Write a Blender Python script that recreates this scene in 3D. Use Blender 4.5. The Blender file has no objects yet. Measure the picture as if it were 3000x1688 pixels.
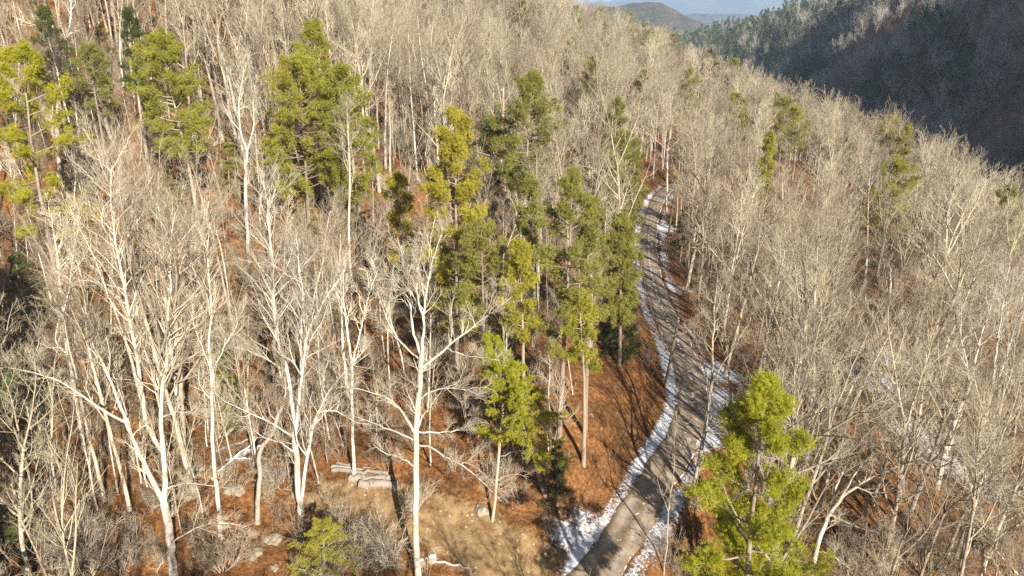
import bpy, math, random
import numpy as np
from mathutils import Vector, Matrix

random.seed(7)
RNG = np.random.default_rng(11)
sc = bpy.context.scene
COL = sc.collection

# ---------------------------------------------------------------- camera, sky, sun, exposure
TH = math.radians(20.57)
FPX = 2142.0                                   # focal length in pixels of the 3000 px wide photograph
cam_d = bpy.data.cameras.new("camera")
cam_d.sensor_width = 36.0
cam_d.lens = 36.0 * FPX / 3000.0
cam_d.clip_start = 0.5
cam_d.clip_end = 30000.0
cam = bpy.data.objects.new("camera", cam_d)
COL.objects.link(cam)
cam.location = (0, 0, 0)
cam.rotation_euler = (math.pi / 2 - TH, 0, 0)
sc.camera = cam

SUN_AZ = math.radians(25)                      # to the right of straight behind the camera
SUN_EL = math.radians(27)
S = Vector((math.sin(SUN_AZ) * math.cos(SUN_EL), -math.cos(SUN_AZ) * math.cos(SUN_EL), math.sin(SUN_EL)))
world = bpy.data.worlds.new("World")
sc.world = world
world.use_nodes = True
wn = world.node_tree
bg = wn.nodes["Background"]
sky = wn.nodes.new("ShaderNodeTexSky")
sky.sky_type = 'NISHITA'
sky.sun_disc = False
sky.sun_elevation = SUN_EL
sky.sun_rotation = math.atan2(S.x, S.y)
sky.altitude = 400
wn.links.new(sky.outputs[0], bg.inputs[0])
bg.inputs[1].default_value = 0.05
sl = bpy.data.lights.new("sun", 'SUN')
sl.energy = 5.0
sl.angle = math.radians(0.5)
sl.color = (1.0, 0.945, 0.84)
so = bpy.data.objects.new("sun", sl)
COL.objects.link(so)
so.rotation_euler = (-S).to_track_quat('-Z', 'Y').to_euler()
sc.view_settings.view_transform = 'Standard'
sc.view_settings.look = 'None'
sc.view_settings.gamma = 1.0
sc.view_settings.exposure = 1.15
sc.cycles.use_denoising = False
sc.cycles.max_bounces = 4
sc.cycles.diffuse_bounces = 2
sc.cycles.glossy_bounces = 1
sc.cycles.transmission_bounces = 2
sc.cycles.transparent_max_bounces = 4
sc.cycles.volume_bounces = 1

# ---------------------------------------------------------------- picture <-> place
K = 3000.0 / 2576.0
CT, ST = math.cos(TH), math.sin(TH)


def ray(u, v):
    a = (u * K - 1500.0) / FPX
    b = (844.0 - v * K) / FPX
    return np.array([a, CT + b * ST, -ST + b * CT])


def P(u, v, dep):
    return ray(u, v) * dep


def proj(p):
    p = np.asarray(p, float)
    d = p[..., 1] * CT - p[..., 2] * ST
    up = p[..., 1] * ST + p[..., 2] * CT
    d = np.maximum(d, 0.01)
    return np.stack([(1500 + FPX * p[..., 0] / d) / K, (844 - FPX * up / d) / K, d], -1)


# ---------------------------------------------------------------- terrain
ROAD = np.array([(-9, 20, -36.6), (-2, 30, -35.8), (2.6, 35, -35.2), (7, 40.5, -34.6), (10.8, 47, -33.7), (14.6, 53, -32.9), (16.6, 58.5, -32.4),
                 (17.2, 66, -32.0), (17.1, 79, -31.6), (18.6, 95, -31.6), (22.5, 116, -31.8), (29, 140, -32.5), (40, 160, -33.5)], float)
CTRL = np.array([
    (0, 5, -38), (-40, 5, -37), (45, 5, -46), (-90, 10, -34), (110, 0, -60),
    (-6, 40, -33.6), (-17, 44, -32.6), (-11, 45.6, -32.0), (-35, 43.5, -31), (-42, 56, -27), (-52, 74, -21.6), (-46, 97, -13), (-58, 116, -5),
    (-20, 60, -29.5), (-6, 56, -30), (-28, 78, -23), (-10, 75, -26.5), (-60, 160, 8), (-100, 160, 20), (-100, 250, 40), (-60, 250, 22), (-150, 100, 12), (-150, 200, 40),
    (-80, 50, -24), (-90, 90, -6), (-40, 130, -10), (-22, 142, -17), (-27, 175, -13), (-44, 290, 2), (0, 270, -10), (31, 370, -18), (9, 195, -23), (15, 150, -27),
    (5, 47.4, -31.6), (7.5, 54, -30), (3, 65, -27.5), (8, 82, -27), (-2, 95, -23), (10, 116, -27.5),
    (24, 44, -36.2), (24, 58, -33.6), (26, 79, -32.8), (33, 116, -33.2), (44, 45, -41), (40, 62, -37), (45, 90, -36), (62, 60, -42.5), (60, 120, -36.5),
    (85, 100, -47), (92, 127, -50), (82, 175, -39), (83, 258, -40), (72, 340, -31), (112, 140, -64), (106, 185, -54), (106, 250, -56), (96, 330, -43), (62, 28, -50), (40, 200, -29), (50, 280, -25), (45, 360, -23),
    (112, 60, -70), (130, 120, -85), (135, 200, -90), (140, 300, -92), (140, 420, -90), (130, 600, -85), (130, 800, -80),
    (200, 200, -68), (260, 210, 10), (330, 210, 78), (430, 210, 125), (220, 100, -50), (290, 110, 60), (320, 40, 138), (330, -70, 186), (240, -20, 40), (450, 60, 220), (180, 0, -55), (150, -150, -45), (220, -150, 10), (60, -150, -45), (-20, -150, -40), (-120, -150, -20), (340, -220, 185), (140, -300, -40), (0, -300, -40),  # includes an unseen ridge behind right, raised to shade the far hill
    (185, 400, -72), (245, 400, -8), (310, 400, 50), (400, 400, 85), (180, 600, -70), (235, 600, -20), (290, 600, 24), (380, 600, 50),
    (180, 850, -72), (235, 850, -43), (290, 850, -19), (400, 850, 5), (0, 430, -23), (-60, 420, 16), (60, 460, -52), (-20, 600, -45), (60, 650, -78),
    (-150, 430, 40), (-150, 700, -5), (0, 850, -78), (-300, 200, 70), (-300, 500, 40), (600, 200, 130), (600, 700, 20), (260, 1100, -45), (180, 1100, -66), (350, 1120, -24), (250, 1300, -58), (0, 1100, -70), (-250, 900, -40), (500, 1100, 0),
], float)
CTRL = np.vstack([CTRL, ROAD])
SCL = 100.0


def _tps_fit():
    n = len(CTRL)
    xy = CTRL[:, :2] / SCL
    r2 = ((xy[:, None] - xy[None]) ** 2).sum(-1)
    A = np.where(r2 > 0, 0.5 * r2 * np.log(np.maximum(r2, 1e-12)), 0) + np.eye(n) * 0.0006
    Pm = np.hstack([np.ones((n, 1)), xy])
    M = np.block([[A, Pm], [Pm.T, np.zeros((3, 3))]])
    return xy, np.linalg.solve(M, np.concatenate([CTRL[:, 2], np.zeros(3)]))


_XY, _W = _tps_fit()


def _tps(x, y):
    out = np.full(x.shape, _W[-3])
    out = out + _W[-2] * x / SCL + _W[-1] * y / SCL
    for (cx, cy), w in zip(_XY, _W[:-3]):
        r2 = (x / SCL - cx) ** 2 + (y / SCL - cy) ** 2
        out += w * 0.5 * r2 * np.log(np.maximum(r2, 1e-12))
    return out


def smooth(e0, e1, x):
    t = np.clip((x - e0) / (e1 - e0), 0, 1)
    return t * t * (3 - 2 * t)


def chaikin(p, k=3):
    p = np.asarray(p, float)
    for _ in range(k):
        q = np.empty((2 * len(p) - 2, p.shape[1]))
        q[0::2] = 0.75 * p[:-1] + 0.25 * p[1:]
        q[1::2] = 0.25 * p[:-1] + 0.75 * p[1:]
        p = np.vstack([p[:1], q, p[-1:]])
    return p


RC = chaikin(ROAD, 3)


def road_dist(x, y):
    """distance to the road's centre line, height of that line, signed side (+ is right)"""
    shp = x.shape
    x, y = x.ravel(), y.ravel()
    best = np.full(x.shape, 1e9)
    zz = np.zeros_like(x)
    sd = np.zeros_like(x)
    for a, b in zip(RC[:-1], RC[1:]):
        d = b - a
        t = np.clip(((x - a[0]) * d[0] + (y - a[1]) * d[1]) / (d[0] ** 2 + d[1] ** 2), 0, 1)
        px, py = a[0] + t * d[0], a[1] + t * d[1]
        r = np.hypot(x - px, y - py)
        m = r < best
        best = np.where(m, r, best)
        zz = np.where(m, a[2] + t * d[2], zz)
        sd = np.where(m, np.sign(d[1] * (x - px) - d[0] * (y - py)), sd)
    return best.reshape(shp), zz.reshape(shp), sd.reshape(shp)


def wave(x, y, f, s):
    return np.sin(x * f + s + 1.7 * np.sin(y * f * 0.7 + s * 2)) * np.cos(y * f * 0.9 - s + 1.3 * np.sin(x * f * 0.8 - s))


def H(x, y):
    x = np.asarray(x, float)
    y = np.asarray(y, float)
    z = _tps(x, y)
    z = z + 0.25 * wave(x, y, 0.45, 1.0) + 0.12 * wave(x, y, 1.3, 2.2) + 0.8 * wave(x, y, 0.09, 0.4)
    z = z + smooth(125, 215, x) * (6.5 * np.sin((y + 0.35 * x) / 15.0 + 1.2 * np.sin(x / 40.0)) + 3.5 * np.sin((y - 0.2 * x) / 6.5 + 1.0))
    ra = ((x - 150) * 170 - (y - 470) * 150) / 226.7
    z = z - 24 * np.exp(-(ra / 19.0) ** 2) * smooth(120, 190, x) * smooth(430, 330, x) + 9 * np.exp(-((ra - 42) / 20.0) ** 2) * smooth(120, 190, x)
    out = np.maximum(np.maximum(np.abs(x - 100) - 450, y - 1150), -250 - y)
    k = smooth(0, 500, out)
    z = z * (1 - k) + (-72) * k
    rd, rz, _ = road_dist(x, y)
    k = smooth(5.5, 2.1, rd)
    return z * (1 - k) + (rz - 0.02) * k


def Hs(x, y):
    return float(H(np.array([x]), np.array([y]))[0])


def on_ground(u, v, lo=30.0, hi=900.0):
    """the point of the ground seen at a picture position"""
    r = ray(u, v)
    d = np.concatenate([np.arange(lo, 200, 0.25), np.arange(200, hi, 2.0)])
    p = r[None] * d[:, None]
    g = p[:, 2] - H(p[:, 0], p[:, 1])
    i = np.argmax(g < 0)
    return p[i]


# ---------------------------------------------------------------- materials
def new_mat(name):
    m = bpy.data.materials.new(name)
    m.use_nodes = True
    nt = m.node_tree
    b = nt.nodes["Principled BSDF"]
    b.inputs["Roughness"].default_value = 0.85
    b.inputs["Specular IOR Level"].default_value = 0.2
    return m, nt, b


def node(nt, t, **kw):
    n = nt.nodes.new(t)
    for k, v in kw.items():
        setattr(n, k, v)
    return n


def noise(nt, co, scale, detail=5.0, rough=0.6, dist=0.0):
    n = node(nt, "ShaderNodeTexNoise")
    n.inputs["Scale"].default_value = scale
    n.inputs["Detail"].default_value = detail
    n.inputs["Roughness"].default_value = rough
    n.inputs["Distortion"].default_value = dist
    if co is not None:
        nt.links.new(co, n.inputs["Vector"])
    return n.outputs["Fac"]


def ramp(nt, fac, stops, interp='LINEAR'):
    r = node(nt, "ShaderNodeValToRGB")
    r.color_ramp.interpolation = interp
    e = r.color_ramp.elements
    while len(e) < len(stops):
        e.new(0.5)
    for el, (p, c) in zip(e, stops):
        el.position = p
        el.color = (*c, 1) if len(c) == 3 else c
    nt.links.new(fac, r.inputs[0])
    return r.outputs[0]


def mixc(nt, fac, a, b, mode='MIX'):
    m = node(nt, "ShaderNodeMix", data_type='RGBA', blend_type=mode)
    for s, val in ((0, fac), (6, a), (7, b)):
        if hasattr(val, "links") or hasattr(val, "is_linked"):
            nt.links.new(val, m.inputs[s])
        elif s == 0:
            m.inputs[0].default_value = val
        else:
            m.inputs[s].default_value = (*val, 1)
    return m.outputs[2]


def math_n(nt, op, a, b=None, c=None, clamp=False):
    m = node(nt, "ShaderNodeMath", operation=op, use_clamp=clamp)
    for i, val in enumerate((a, b, c)):
        if val is None:
            continue
        if hasattr(val, "is_linked"):
            nt.links.new(val, m.inputs[i])
        else:
            m.inputs[i].default_value = val
    return m.outputs[0]


def coords(nt, which="Object"):
    return node(nt, "ShaderNodeTexCoord").outputs[which]


def attr(nt, name):
    return node(nt, "ShaderNodeAttribute", attribute_name=name).outputs["Fac"]


def bump(nt, b, h, strength=0.5, dist=0.05):
    n = node(nt, "ShaderNodeBump")
    n.inputs["Strength"].default_value = strength
    n.inputs["Distance"].default_value = dist
    nt.links.new(h, n.inputs["Height"])
    nt.links.new(n.outputs[0], b.inputs["Normal"])


def bark_material(name, light, mid, dark, scale=1.0, patch=0.5, vary=0.45):
    m, nt, b = new_mat(name)
    co = coords(nt)
    mp = node(nt, "ShaderNodeMapping")
    mp.inputs["Scale"].default_value = (1, 1, 0.45)
    nt.links.new(co, mp.inputs[0])
    f1 = noise(nt, mp.outputs[0], 2.2 * scale, 6, 0.7)
    f2 = noise(nt, mp.outputs[0], 16 * scale, 5, 0.75)
    c = ramp(nt, f1, [(0.36, mid), (0.36 + 0.25 * patch, light)])
    c2 = ramp(nt, f2, [(0.30, dark), (0.46, (1, 1, 1))])
    c = mixc(nt, 0.75, c, c2, 'MULTIPLY')
    oi = node(nt, "ShaderNodeObjectInfo")
    v = ramp(nt, oi.outputs["Random"], [(0.0, (1 - vary, 1 - vary * 1.06, 1 - vary * 1.12)), (0.22, (0.80, 0.71, 0.66)), (0.4, (0.80, 0.77, 0.74)), (0.55, (0.95, 0.93, 0.86)), (0.7, (0.85, 0.78, 0.70)), (0.85, (1.12, 1.10, 1.02)), (1.0, (1.35, 1.32, 1.25))])
    c = mixc(nt, 1.0, c, v, 'MULTIPLY')
    nt.links.new(c, b.inputs["Base Color"])
    b.inputs["Roughness"].default_value = 0.8
    bump(nt, b, f2, 0.35, 0.03)
    return m


M_BARK = bark_material("grey_beige_bark", (0.48, 0.42, 0.34), (0.24, 0.195, 0.15), (0.28, 0.25, 0.22))
M_WHITE = bark_material("pale_bark", (0.74, 0.69, 0.60), (0.40, 0.355, 0.30), (0.20, 0.185, 0.17), patch=0.7, vary=0.15)
M_TWIG = bark_material("twig_bark", (0.47, 0.41, 0.305), (0.29, 0.24, 0.17), (0.42, 0.41, 0.4), vary=0.6)
M_TWIG_PALE = bark_material("pale_twig_bark", (0.60, 0.535, 0.42), (0.42, 0.355, 0.265), (0.42, 0.40, 0.37), vary=0.15)
M_DARK = bark_material("dark_bark", (0.17, 0.15, 0.135), (0.09, 0.08, 0.07), (0.4, 0.4, 0.4), vary=0.5)
M_TWIG_FAR = bark_material("grey_twig_bark", (0.46, 0.43, 0.39), (0.30, 0.27, 0.245), (0.5, 0.5, 0.5), vary=0.6)
M_PBARK = bark_material("pine_bark", (0.36, 0.295, 0.235), (0.22, 0.17, 0.13), (0.25, 0.22, 0.2))
M_LOG = bark_material("weathered_log", (0.40, 0.365, 0.315), (0.20, 0.17, 0.14), (0.2, 0.18, 0.16), vary=0.3)
M_POLE = bark_material("treated_pole_wood", (0.20, 0.19, 0.125), (0.15, 0.14, 0.09), (0.5, 0.45, 0.4), vary=0.1)


def needle_material(name, a, b_, c_, transl=0.45):
    m = bpy.data.materials.new(name)
    m.use_nodes = True
    nt = m.node_tree
    nt.nodes.clear()
    out = node(nt, "ShaderNodeOutputMaterial")
    co = coords(nt)
    f = noise(nt, co, 0.9, 3, 0.6)
    f2 = noise(nt, co, 7, 2, 0.6)
    c = ramp(nt, f, [(0.3, a), (0.5, b_), (0.72, c_)])
    c = mixc(nt, 0.6, c, ramp(nt, f2, [(0.3, (0.55, 0.55, 0.6)), (0.7, (1.25, 1.2, 1.0))]), 'MULTIPLY')
    oi = node(nt, "ShaderNodeObjectInfo")
    c = mixc(nt, 1.0, c, ramp(nt, oi.outputs["Random"], [(0, (0.75, 0.85, 0.9)), (1, (1.05, 1.04, 0.95))]), 'MULTIPLY')
    d = node(nt, "ShaderNodeBsdfDiffuse")
    t = node(nt, "ShaderNodeBsdfTranslucent")
    mx = node(nt, "ShaderNodeMixShader")
    mx.inputs[0].default_value = transl
    nt.links.new(c, d.inputs[0])
    nt.links.new(c, t.inputs[0])
    nt.links.new(d.outputs[0], mx.inputs[1])
    nt.links.new(t.outputs[0], mx.inputs[2])
    nt.links.new(mx.outputs[0], out.inputs[0])
    return m


M_NEED = needle_material("yellow_green_needles", (0.37, 0.33, 0.06), (0.54, 0.48, 0.085), (0.66, 0.59, 0.12))
M_NEED_D = needle_material("grey_green_needles", (0.27, 0.255, 0.075), (0.41, 0.385, 0.11), (0.52, 0.48, 0.15))
M_NEED_Y = needle_material("lime_needles", (0.43, 0.385, 0.045), (0.60, 0.54, 0.06), (0.69, 0.62, 0.08))
M_NEED_F = needle_material("deep_green_needles", (0.10, 0.14, 0.05), (0.17, 0.22, 0.075), (0.25, 0.29, 0.10))
M_NEED_G = needle_material("dark_green_needles", (0.10, 0.12, 0.045), (0.16, 0.18, 0.06), (0.24, 0.25, 0.08))

# ground: leaf litter, sandy dirt, snow
m, nt, b = new_mat("leaf_litter_ground")
co = coords(nt)
n1 = noise(nt, co, 0.35, 6, 0.65)
n2 = noise(nt, co, 3.2, 8, 0.75)
n3 = noise(nt, co, 14.0, 4, 0.8)
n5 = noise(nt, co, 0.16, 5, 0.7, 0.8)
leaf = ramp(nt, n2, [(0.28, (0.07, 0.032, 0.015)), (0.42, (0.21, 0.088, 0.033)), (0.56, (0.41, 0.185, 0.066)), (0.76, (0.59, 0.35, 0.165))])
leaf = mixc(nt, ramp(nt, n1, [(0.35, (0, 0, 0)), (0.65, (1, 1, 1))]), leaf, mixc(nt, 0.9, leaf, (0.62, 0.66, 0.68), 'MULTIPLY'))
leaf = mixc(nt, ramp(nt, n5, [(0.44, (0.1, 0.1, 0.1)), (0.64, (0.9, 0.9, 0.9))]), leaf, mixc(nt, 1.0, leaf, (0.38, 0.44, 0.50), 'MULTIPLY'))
leaf = mixc(nt, 0.8, leaf, ramp(nt, n3, [(0.3, (0.45, 0.42, 0.40)), (0.5, (0.95, 0.95, 0.95)), (0.72, (1.45, 1.35, 1.25))]), 'MULTIPLY')
dn = noise(nt, co, 1.4, 7, 0.7)
dirt = ramp(nt, dn, [(0.30, (0.12, 0.07, 0.035)), (0.44, (0.25, 0.155, 0.075)), (0.58, (0.36, 0.24, 0.118)), (0.74, (0.48, 0.345, 0.19))])
dirt = mixc(nt, 0.35, dirt, ramp(nt, n3, [(0.32, (0.5, 0.46, 0.42)), (0.5, (1, 1, 1)), (0.74, (1.4, 1.35, 1.3))]), 'MULTIPLY')
n4 = noise(nt, co, 0.75, 7, 0.72, 0.6)
da = math_n(nt, 'ADD', attr(nt, "dirt"), math_n(nt, 'ADD', math_n(nt, 'MULTIPLY', math_n(nt, 'SUBTRACT', n2, 0.5), 1.0), math_n(nt, 'MULTIPLY', math_n(nt, 'SUBTRACT', n4, 0.55), 1.9)))
dmask = ramp(nt, da, [(0.40, (0, 0, 0)), (0.62, (1, 1, 1))])
vor = node(nt, "ShaderNodeTexVoronoi")
vor.inputs["Scale"].default_value = 2.6
nt.links.new(co, vor.inputs["Vector"])
sepv = node(nt, "ShaderNodeSeparateColor")
nt.links.new(vor.outputs["Color"], sepv.inputs[0])
peb = math_n(nt, 'MULTIPLY', math_n(nt, 'LESS_THAN', vor.outputs["Distance"], 0.22), math_n(nt, 'GREATER_THAN', sepv.outputs[0], 0.72))
dirt = mixc(nt, peb, dirt, (0.52, 0.43, 0.31))
lf = ramp(nt, noise(nt, co, 1.1, 8, 0.75), [(0.57, (0, 0, 0)), (0.64, (0.75, 0.75, 0.75))])
dirt = mixc(nt, lf, dirt, leaf)
c = mixc(nt, dmask, leaf, dirt)
sn = noise(nt, co, 4.5, 9, 0.8)
sm = math_n(nt, 'ADD', attr(nt, "snow"), math_n(nt, 'MULTIPLY', math_n(nt, 'SUBTRACT', sn, 0.5), 1.9))
smask = ramp(nt, sm, [(0.48, (0, 0, 0)), (0.66, (1, 1, 1))])
c = mixc(nt, smask, c, mixc(nt, n3, (0.62, 0.62, 0.64), (0.82, 0.84, 0.88)))
nt.links.new(c, b.inputs["Base Color"])
b.inputs["Roughness"].default_value = 0.95
b.inputs["Specular IOR Level"].default_value = 0.05
hb = math_n(nt, 'ADD', n2, math_n(nt, 'MULTIPLY', n3, 0.5))
bump(nt, b, hb, 0.9, 0.12)
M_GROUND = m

# road: grey gravel with wheel tracks, snow along its middle
m, nt, b = new_mat("gravel_road")
co = coords(nt)
uv = node(nt, "ShaderNodeUVMap").outputs[0]
sep = node(nt, "ShaderNodeSeparateXYZ")
nt.links.new(uv, sep.inputs[0])
ax = math_n(nt, 'ABSOLUTE', sep.outputs[0])
g1 = noise(nt, co, 0.8, 6, 0.65)
g2 = noise(nt, co, 18, 3, 0.8)
g3 = noise(nt, co, 2.4, 8, 0.78)
gr = ramp(nt, g1, [(0.3, (0.22, 0.165, 0.11)), (0.5, (0.33, 0.265, 0.195)), (0.7, (0.44, 0.375, 0.295))])
gr = mixc(nt, 0.75, gr, ramp(nt, g2, [(0.3, (0.5, 0.5, 0.5)), (0.5, (1, 1, 1)), (0.72, (1.4, 1.4, 1.4))]), 'MULTIPLY')
trk = ramp(nt, ax, [(0.0, (0.62, 0.52, 0.40)), (0.18, (0.85, 0.78, 0.68)), (0.38, (1.15, 1.15, 1.15)), (0.58, (1.12, 1.12, 1.12)), (0.78, (0.85, 0.78, 0.68)), (1.0, (0.5, 0.36, 0.26))])
gr = mixc(nt, 0.9, gr, trk, 'MULTIPLY')
lfr = ramp(nt, noise(nt, co, 1.7, 8, 0.8), [(0.56, (0, 0, 0)), (0.63, (0.85, 0.85, 0.85))])
gr = mixc(nt, lfr, gr, (0.20, 0.10, 0.05))
ctr = ramp(nt, ax, [(0.0, (0.50, 0.50, 0.50)), (0.10, (0.40, 0.40, 0.40)), (0.28, (0.05, 0.05, 0.05)), (0.8, (0, 0, 0)), (0.93, (0.55, 0.55, 0.55)), (1.0, (0.95, 0.95, 0.95))])
far = node(nt, "ShaderNodeMapRange")
nt.links.new(sep.outputs[1], far.inputs[0])
far.inputs[1].default_value = 38
far.inputs[2].default_value = 62
far.inputs[3].default_value = 0.55
far.inputs[4].default_value = 1.0
sm = math_n(nt, 'ADD', math_n(nt, 'MULTIPLY', ctr, far.outputs[0]), math_n(nt, 'MULTIPLY', math_n(nt, 'SUBTRACT', g3, 0.5), 2.3))
gr = mixc(nt, ramp(nt, sm, [(0.5, (0, 0, 0)), (0.58, (1, 1, 1))]), gr, (0.80, 0.82, 0.86))
nt.links.new(gr, b.inputs["Base Color"])
b.inputs["Roughness"].default_value = 0.9
bump(nt, b, g2, 0.5, 0.03)
M_ROAD = m

m, nt, b = new_mat("fieldstone")
co = coords(nt)
f = noise(nt, co, 2.5, 6, 0.65)
nt.links.new(ramp(nt, f, [(0.3, (0.13, 0.10, 0.07)), (0.55, (0.31, 0.255, 0.185)), (0.75, (0.48, 0.42, 0.34))]), b.inputs["Base Color"])
bump(nt, b, noise(nt, co, 9, 5, 0.7), 0.6, 0.06)
M_ROCK = m
m, nt, b = new_mat("old_snow")
b.inputs["Base Color"].default_value = (0.82, 0.84, 0.88, 1)
bump(nt, b, noise(nt, coords(nt), 9, 4, 0.6), 0.5, 0.03)
M_SNOW = m
m, nt, b = new_mat("cut_wood")
co = coords(nt)
w = node(nt, "ShaderNodeTexNoise")
w.inputs["Scale"].default_value = 6
nt.links.new(co, w.inputs[0])
nt.links.new(ramp(nt, w.outputs["Fac"], [(0.3, (0.42, 0.30, 0.18)), (0.7, (0.62, 0.50, 0.34))]), b.inputs["Base Color"])
M_CUT = m
m, nt, b = new_mat("wire_metal")
b.inputs["Base Color"].default_value = (0.30, 0.29, 0.27, 1)
b.inputs["Metallic"].default_value = 0.6
b.inputs["Roughness"].default_value = 0.5
M_WIRE = m
m, nt, b = new_mat("ceramic")
b.inputs["Base Color"].default_value = (0.45, 0.45, 0.45, 1)
b.inputs["Roughness"].default_value = 0.3
M_CER = m
m, nt, b = new_mat("wooded_hill")
co = coords(nt)
f = noise(nt, co, 0.02, 8, 0.7)
f2 = noise(nt, co, 0.12, 5, 0.8)
c = ramp(nt, f, [(0.35, (0.06, 0.075, 0.035)), (0.55, (0.16, 0.12, 0.085)), (0.75, (0.21, 0.165, 0.12))])
c = mixc(nt, 0.8, c, ramp(nt, f2, [(0.3, (0.4, 0.4, 0.4)), (0.7, (1.3, 1.3, 1.3))]), 'MULTIPLY')
nt.links.new(c, b.inputs["Base Color"])
bump(nt, b, f2, 1.0, 6.0)
M_HILL = m


# ---------------------------------------------------------------- mesh helpers
def mesh_np(name, V, F, mats, mat_idx=None, smooth_sh=True):
    """V (n,3); F list of int arrays (m,k) of one width each; one material index array per F entry"""
    me = bpy.data.meshes.new(name)
    me.vertices.add(len(V))
    me.vertices.foreach_set("co", np.ascontiguousarray(V, dtype=np.float32).ravel())
    nl = sum(f.size for f in F)
    npoly = sum(len(f) for f in F)
    me.loops.add(nl)
    me.polygons.add(npoly)
    me.loops.foreach_set("vertex_index", np.concatenate([f.ravel() for f in F]).astype(np.int32))
    tot = np.concatenate([np.full(len(f), f.shape[1]) for f in F])
    st = np.concatenate([[0], np.cumsum(tot)[:-1]])
    me.polygons.foreach_set("loop_start", st.astype(np.int32))
    if mat_idx is not None:
        me.polygons.foreach_set("material_index", np.concatenate(mat_idx).astype(np.int32))
    me.polygons.foreach_set("use_smooth", np.full(npoly, bool(smooth_sh)))
    for mm in mats:
        me.materials.append(mm)
    me.update(calc_edges=True)
    return me


class Geo:
    """collects pieces that become one mesh"""
    def __init__(self):
        self.V, self.F, self.n = [], [], 0

    def add(self, V, F):
        self.V.append(V)
        for f in F:
            self.F.append(f + self.n)
        self.n += len(V)

    def mesh(self, name, mat, smooth_sh=True):
        return mesh_np(name, np.concatenate(self.V), self.F, [mat], None, smooth_sh)


def nrm(a):
    return a / np.maximum(np.linalg.norm(a, axis=-1, keepdims=True), 1e-9)


def tubes(g, pts, rad, k, cap=False):
    """pts (M,n,3), rad (M,n): M tapered tubes of k sides"""
    M, n, _ = pts.shape
    if M == 0:
        return
    t = np.empty_like(pts)
    t[:, 1:-1] = pts[:, 2:] - pts[:, :-2]
    t[:, 0] = pts[:, 1] - pts[:, 0]
    t[:, -1] = pts[:, -1] - pts[:, -2]
    t = nrm(t)
    ax = nrm(pts[:, -1] - pts[:, 0])
    ref = np.where(np.abs(ax[:, 2:3]) < 0.7, np.array([[0, 0, 1.0]]), np.array([[1.0, 0, 0]]))
    u = nrm(np.cross(t, ref[:, None, :]))
    v = np.cross(t, u)
    a = np.arange(k) * 2 * math.pi / k
    V = pts[:, :, None, :] + rad[:, :, None, None] * (u[:, :, None, :] * np.cos(a)[None, None, :, None] + v[:, :, None, :] * np.sin(a)[None, None, :, None])
    V = V.reshape(-1, 3)
    i = np.arange(M)[:, None, None] * n * k + np.arange(n - 1)[None, :, None] * k
    j = np.arange(k)[None, None, :]
    j2 = (j + 1) % k
    Fq = np.stack([i + j, i + j2, i + k + j2, i + k + j], -1).reshape(-1, 4)
    F = [Fq]
    if cap:
        F.append(np.arange(M)[:, None] * n * k + np.arange(k)[None, ::-1])
        F.append(np.arange(M)[:, None] * n * k + (n - 1) * k + np.arange(k)[None])
    g.add(V, F)


def grow(rng, p, d, L, n, wander, up):
    """M branches at once from points p along d"""
    M = len(p)
    out = np.empty((M, n, 3))
    out[:, 0] = p
    d = nrm(d)
    st = (L / (n - 1))[:, None]
    for i in range(1, n):
        d = nrm(d + rng.normal(0, wander, (M, 3)) + np.array([0, 0, up]))
        out[:, i] = out[:, i - 1] + d * st
    return out


def children(rng, par, prad, cnt, t0, t1, ang0, ang1, up=0.15):
    """for each parent polyline CNT shoots: their roots, directions, parent radius there, t"""
    M, n, _ = par.shape
    t = (np.arange(cnt)[None] + rng.uniform(0.1, 0.9, (M, cnt))) / cnt * (t1 - t0) + t0
    f = t * (n - 1)
    i = np.minimum(f.astype(int), n - 2)
    w = (f - i)[..., None]
    m = np.arange(M)[:, None]
    p = par[m, i] * (1 - w) + par[m, i + 1] * w
    tan = nrm(par[m, i + 1] - par[m, i])
    r = prad[m, i] * (1 - w[..., 0]) + prad[m, i + 1] * w[..., 0]
    rv = rng.normal(0, 1, (M, cnt, 3))
    perp = nrm(rv - (rv * tan).sum(-1, keepdims=True) * tan)
    perp = nrm(perp + np.array([0, 0, up]))
    an = np.radians(rng.uniform(ang0, ang1, (M, cnt, 1)))
    d = nrm(tan * np.cos(an) + perp * np.sin(an))
    return p.reshape(-1, 3), d.reshape(-1, 3), r.ravel(), t.ravel()


def taper(M, n, r0, r1, pw=1.0):
    s = np.linspace(0, 1, n)[None] ** pw
    r0 = np.broadcast_to(np.asarray(r0, float), (M,))[:, None]
    r1 = np.broadcast_to(np.asarray(r1, float), (M,))[:, None]
    return r0 * (1 - s) + r1 * s


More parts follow.
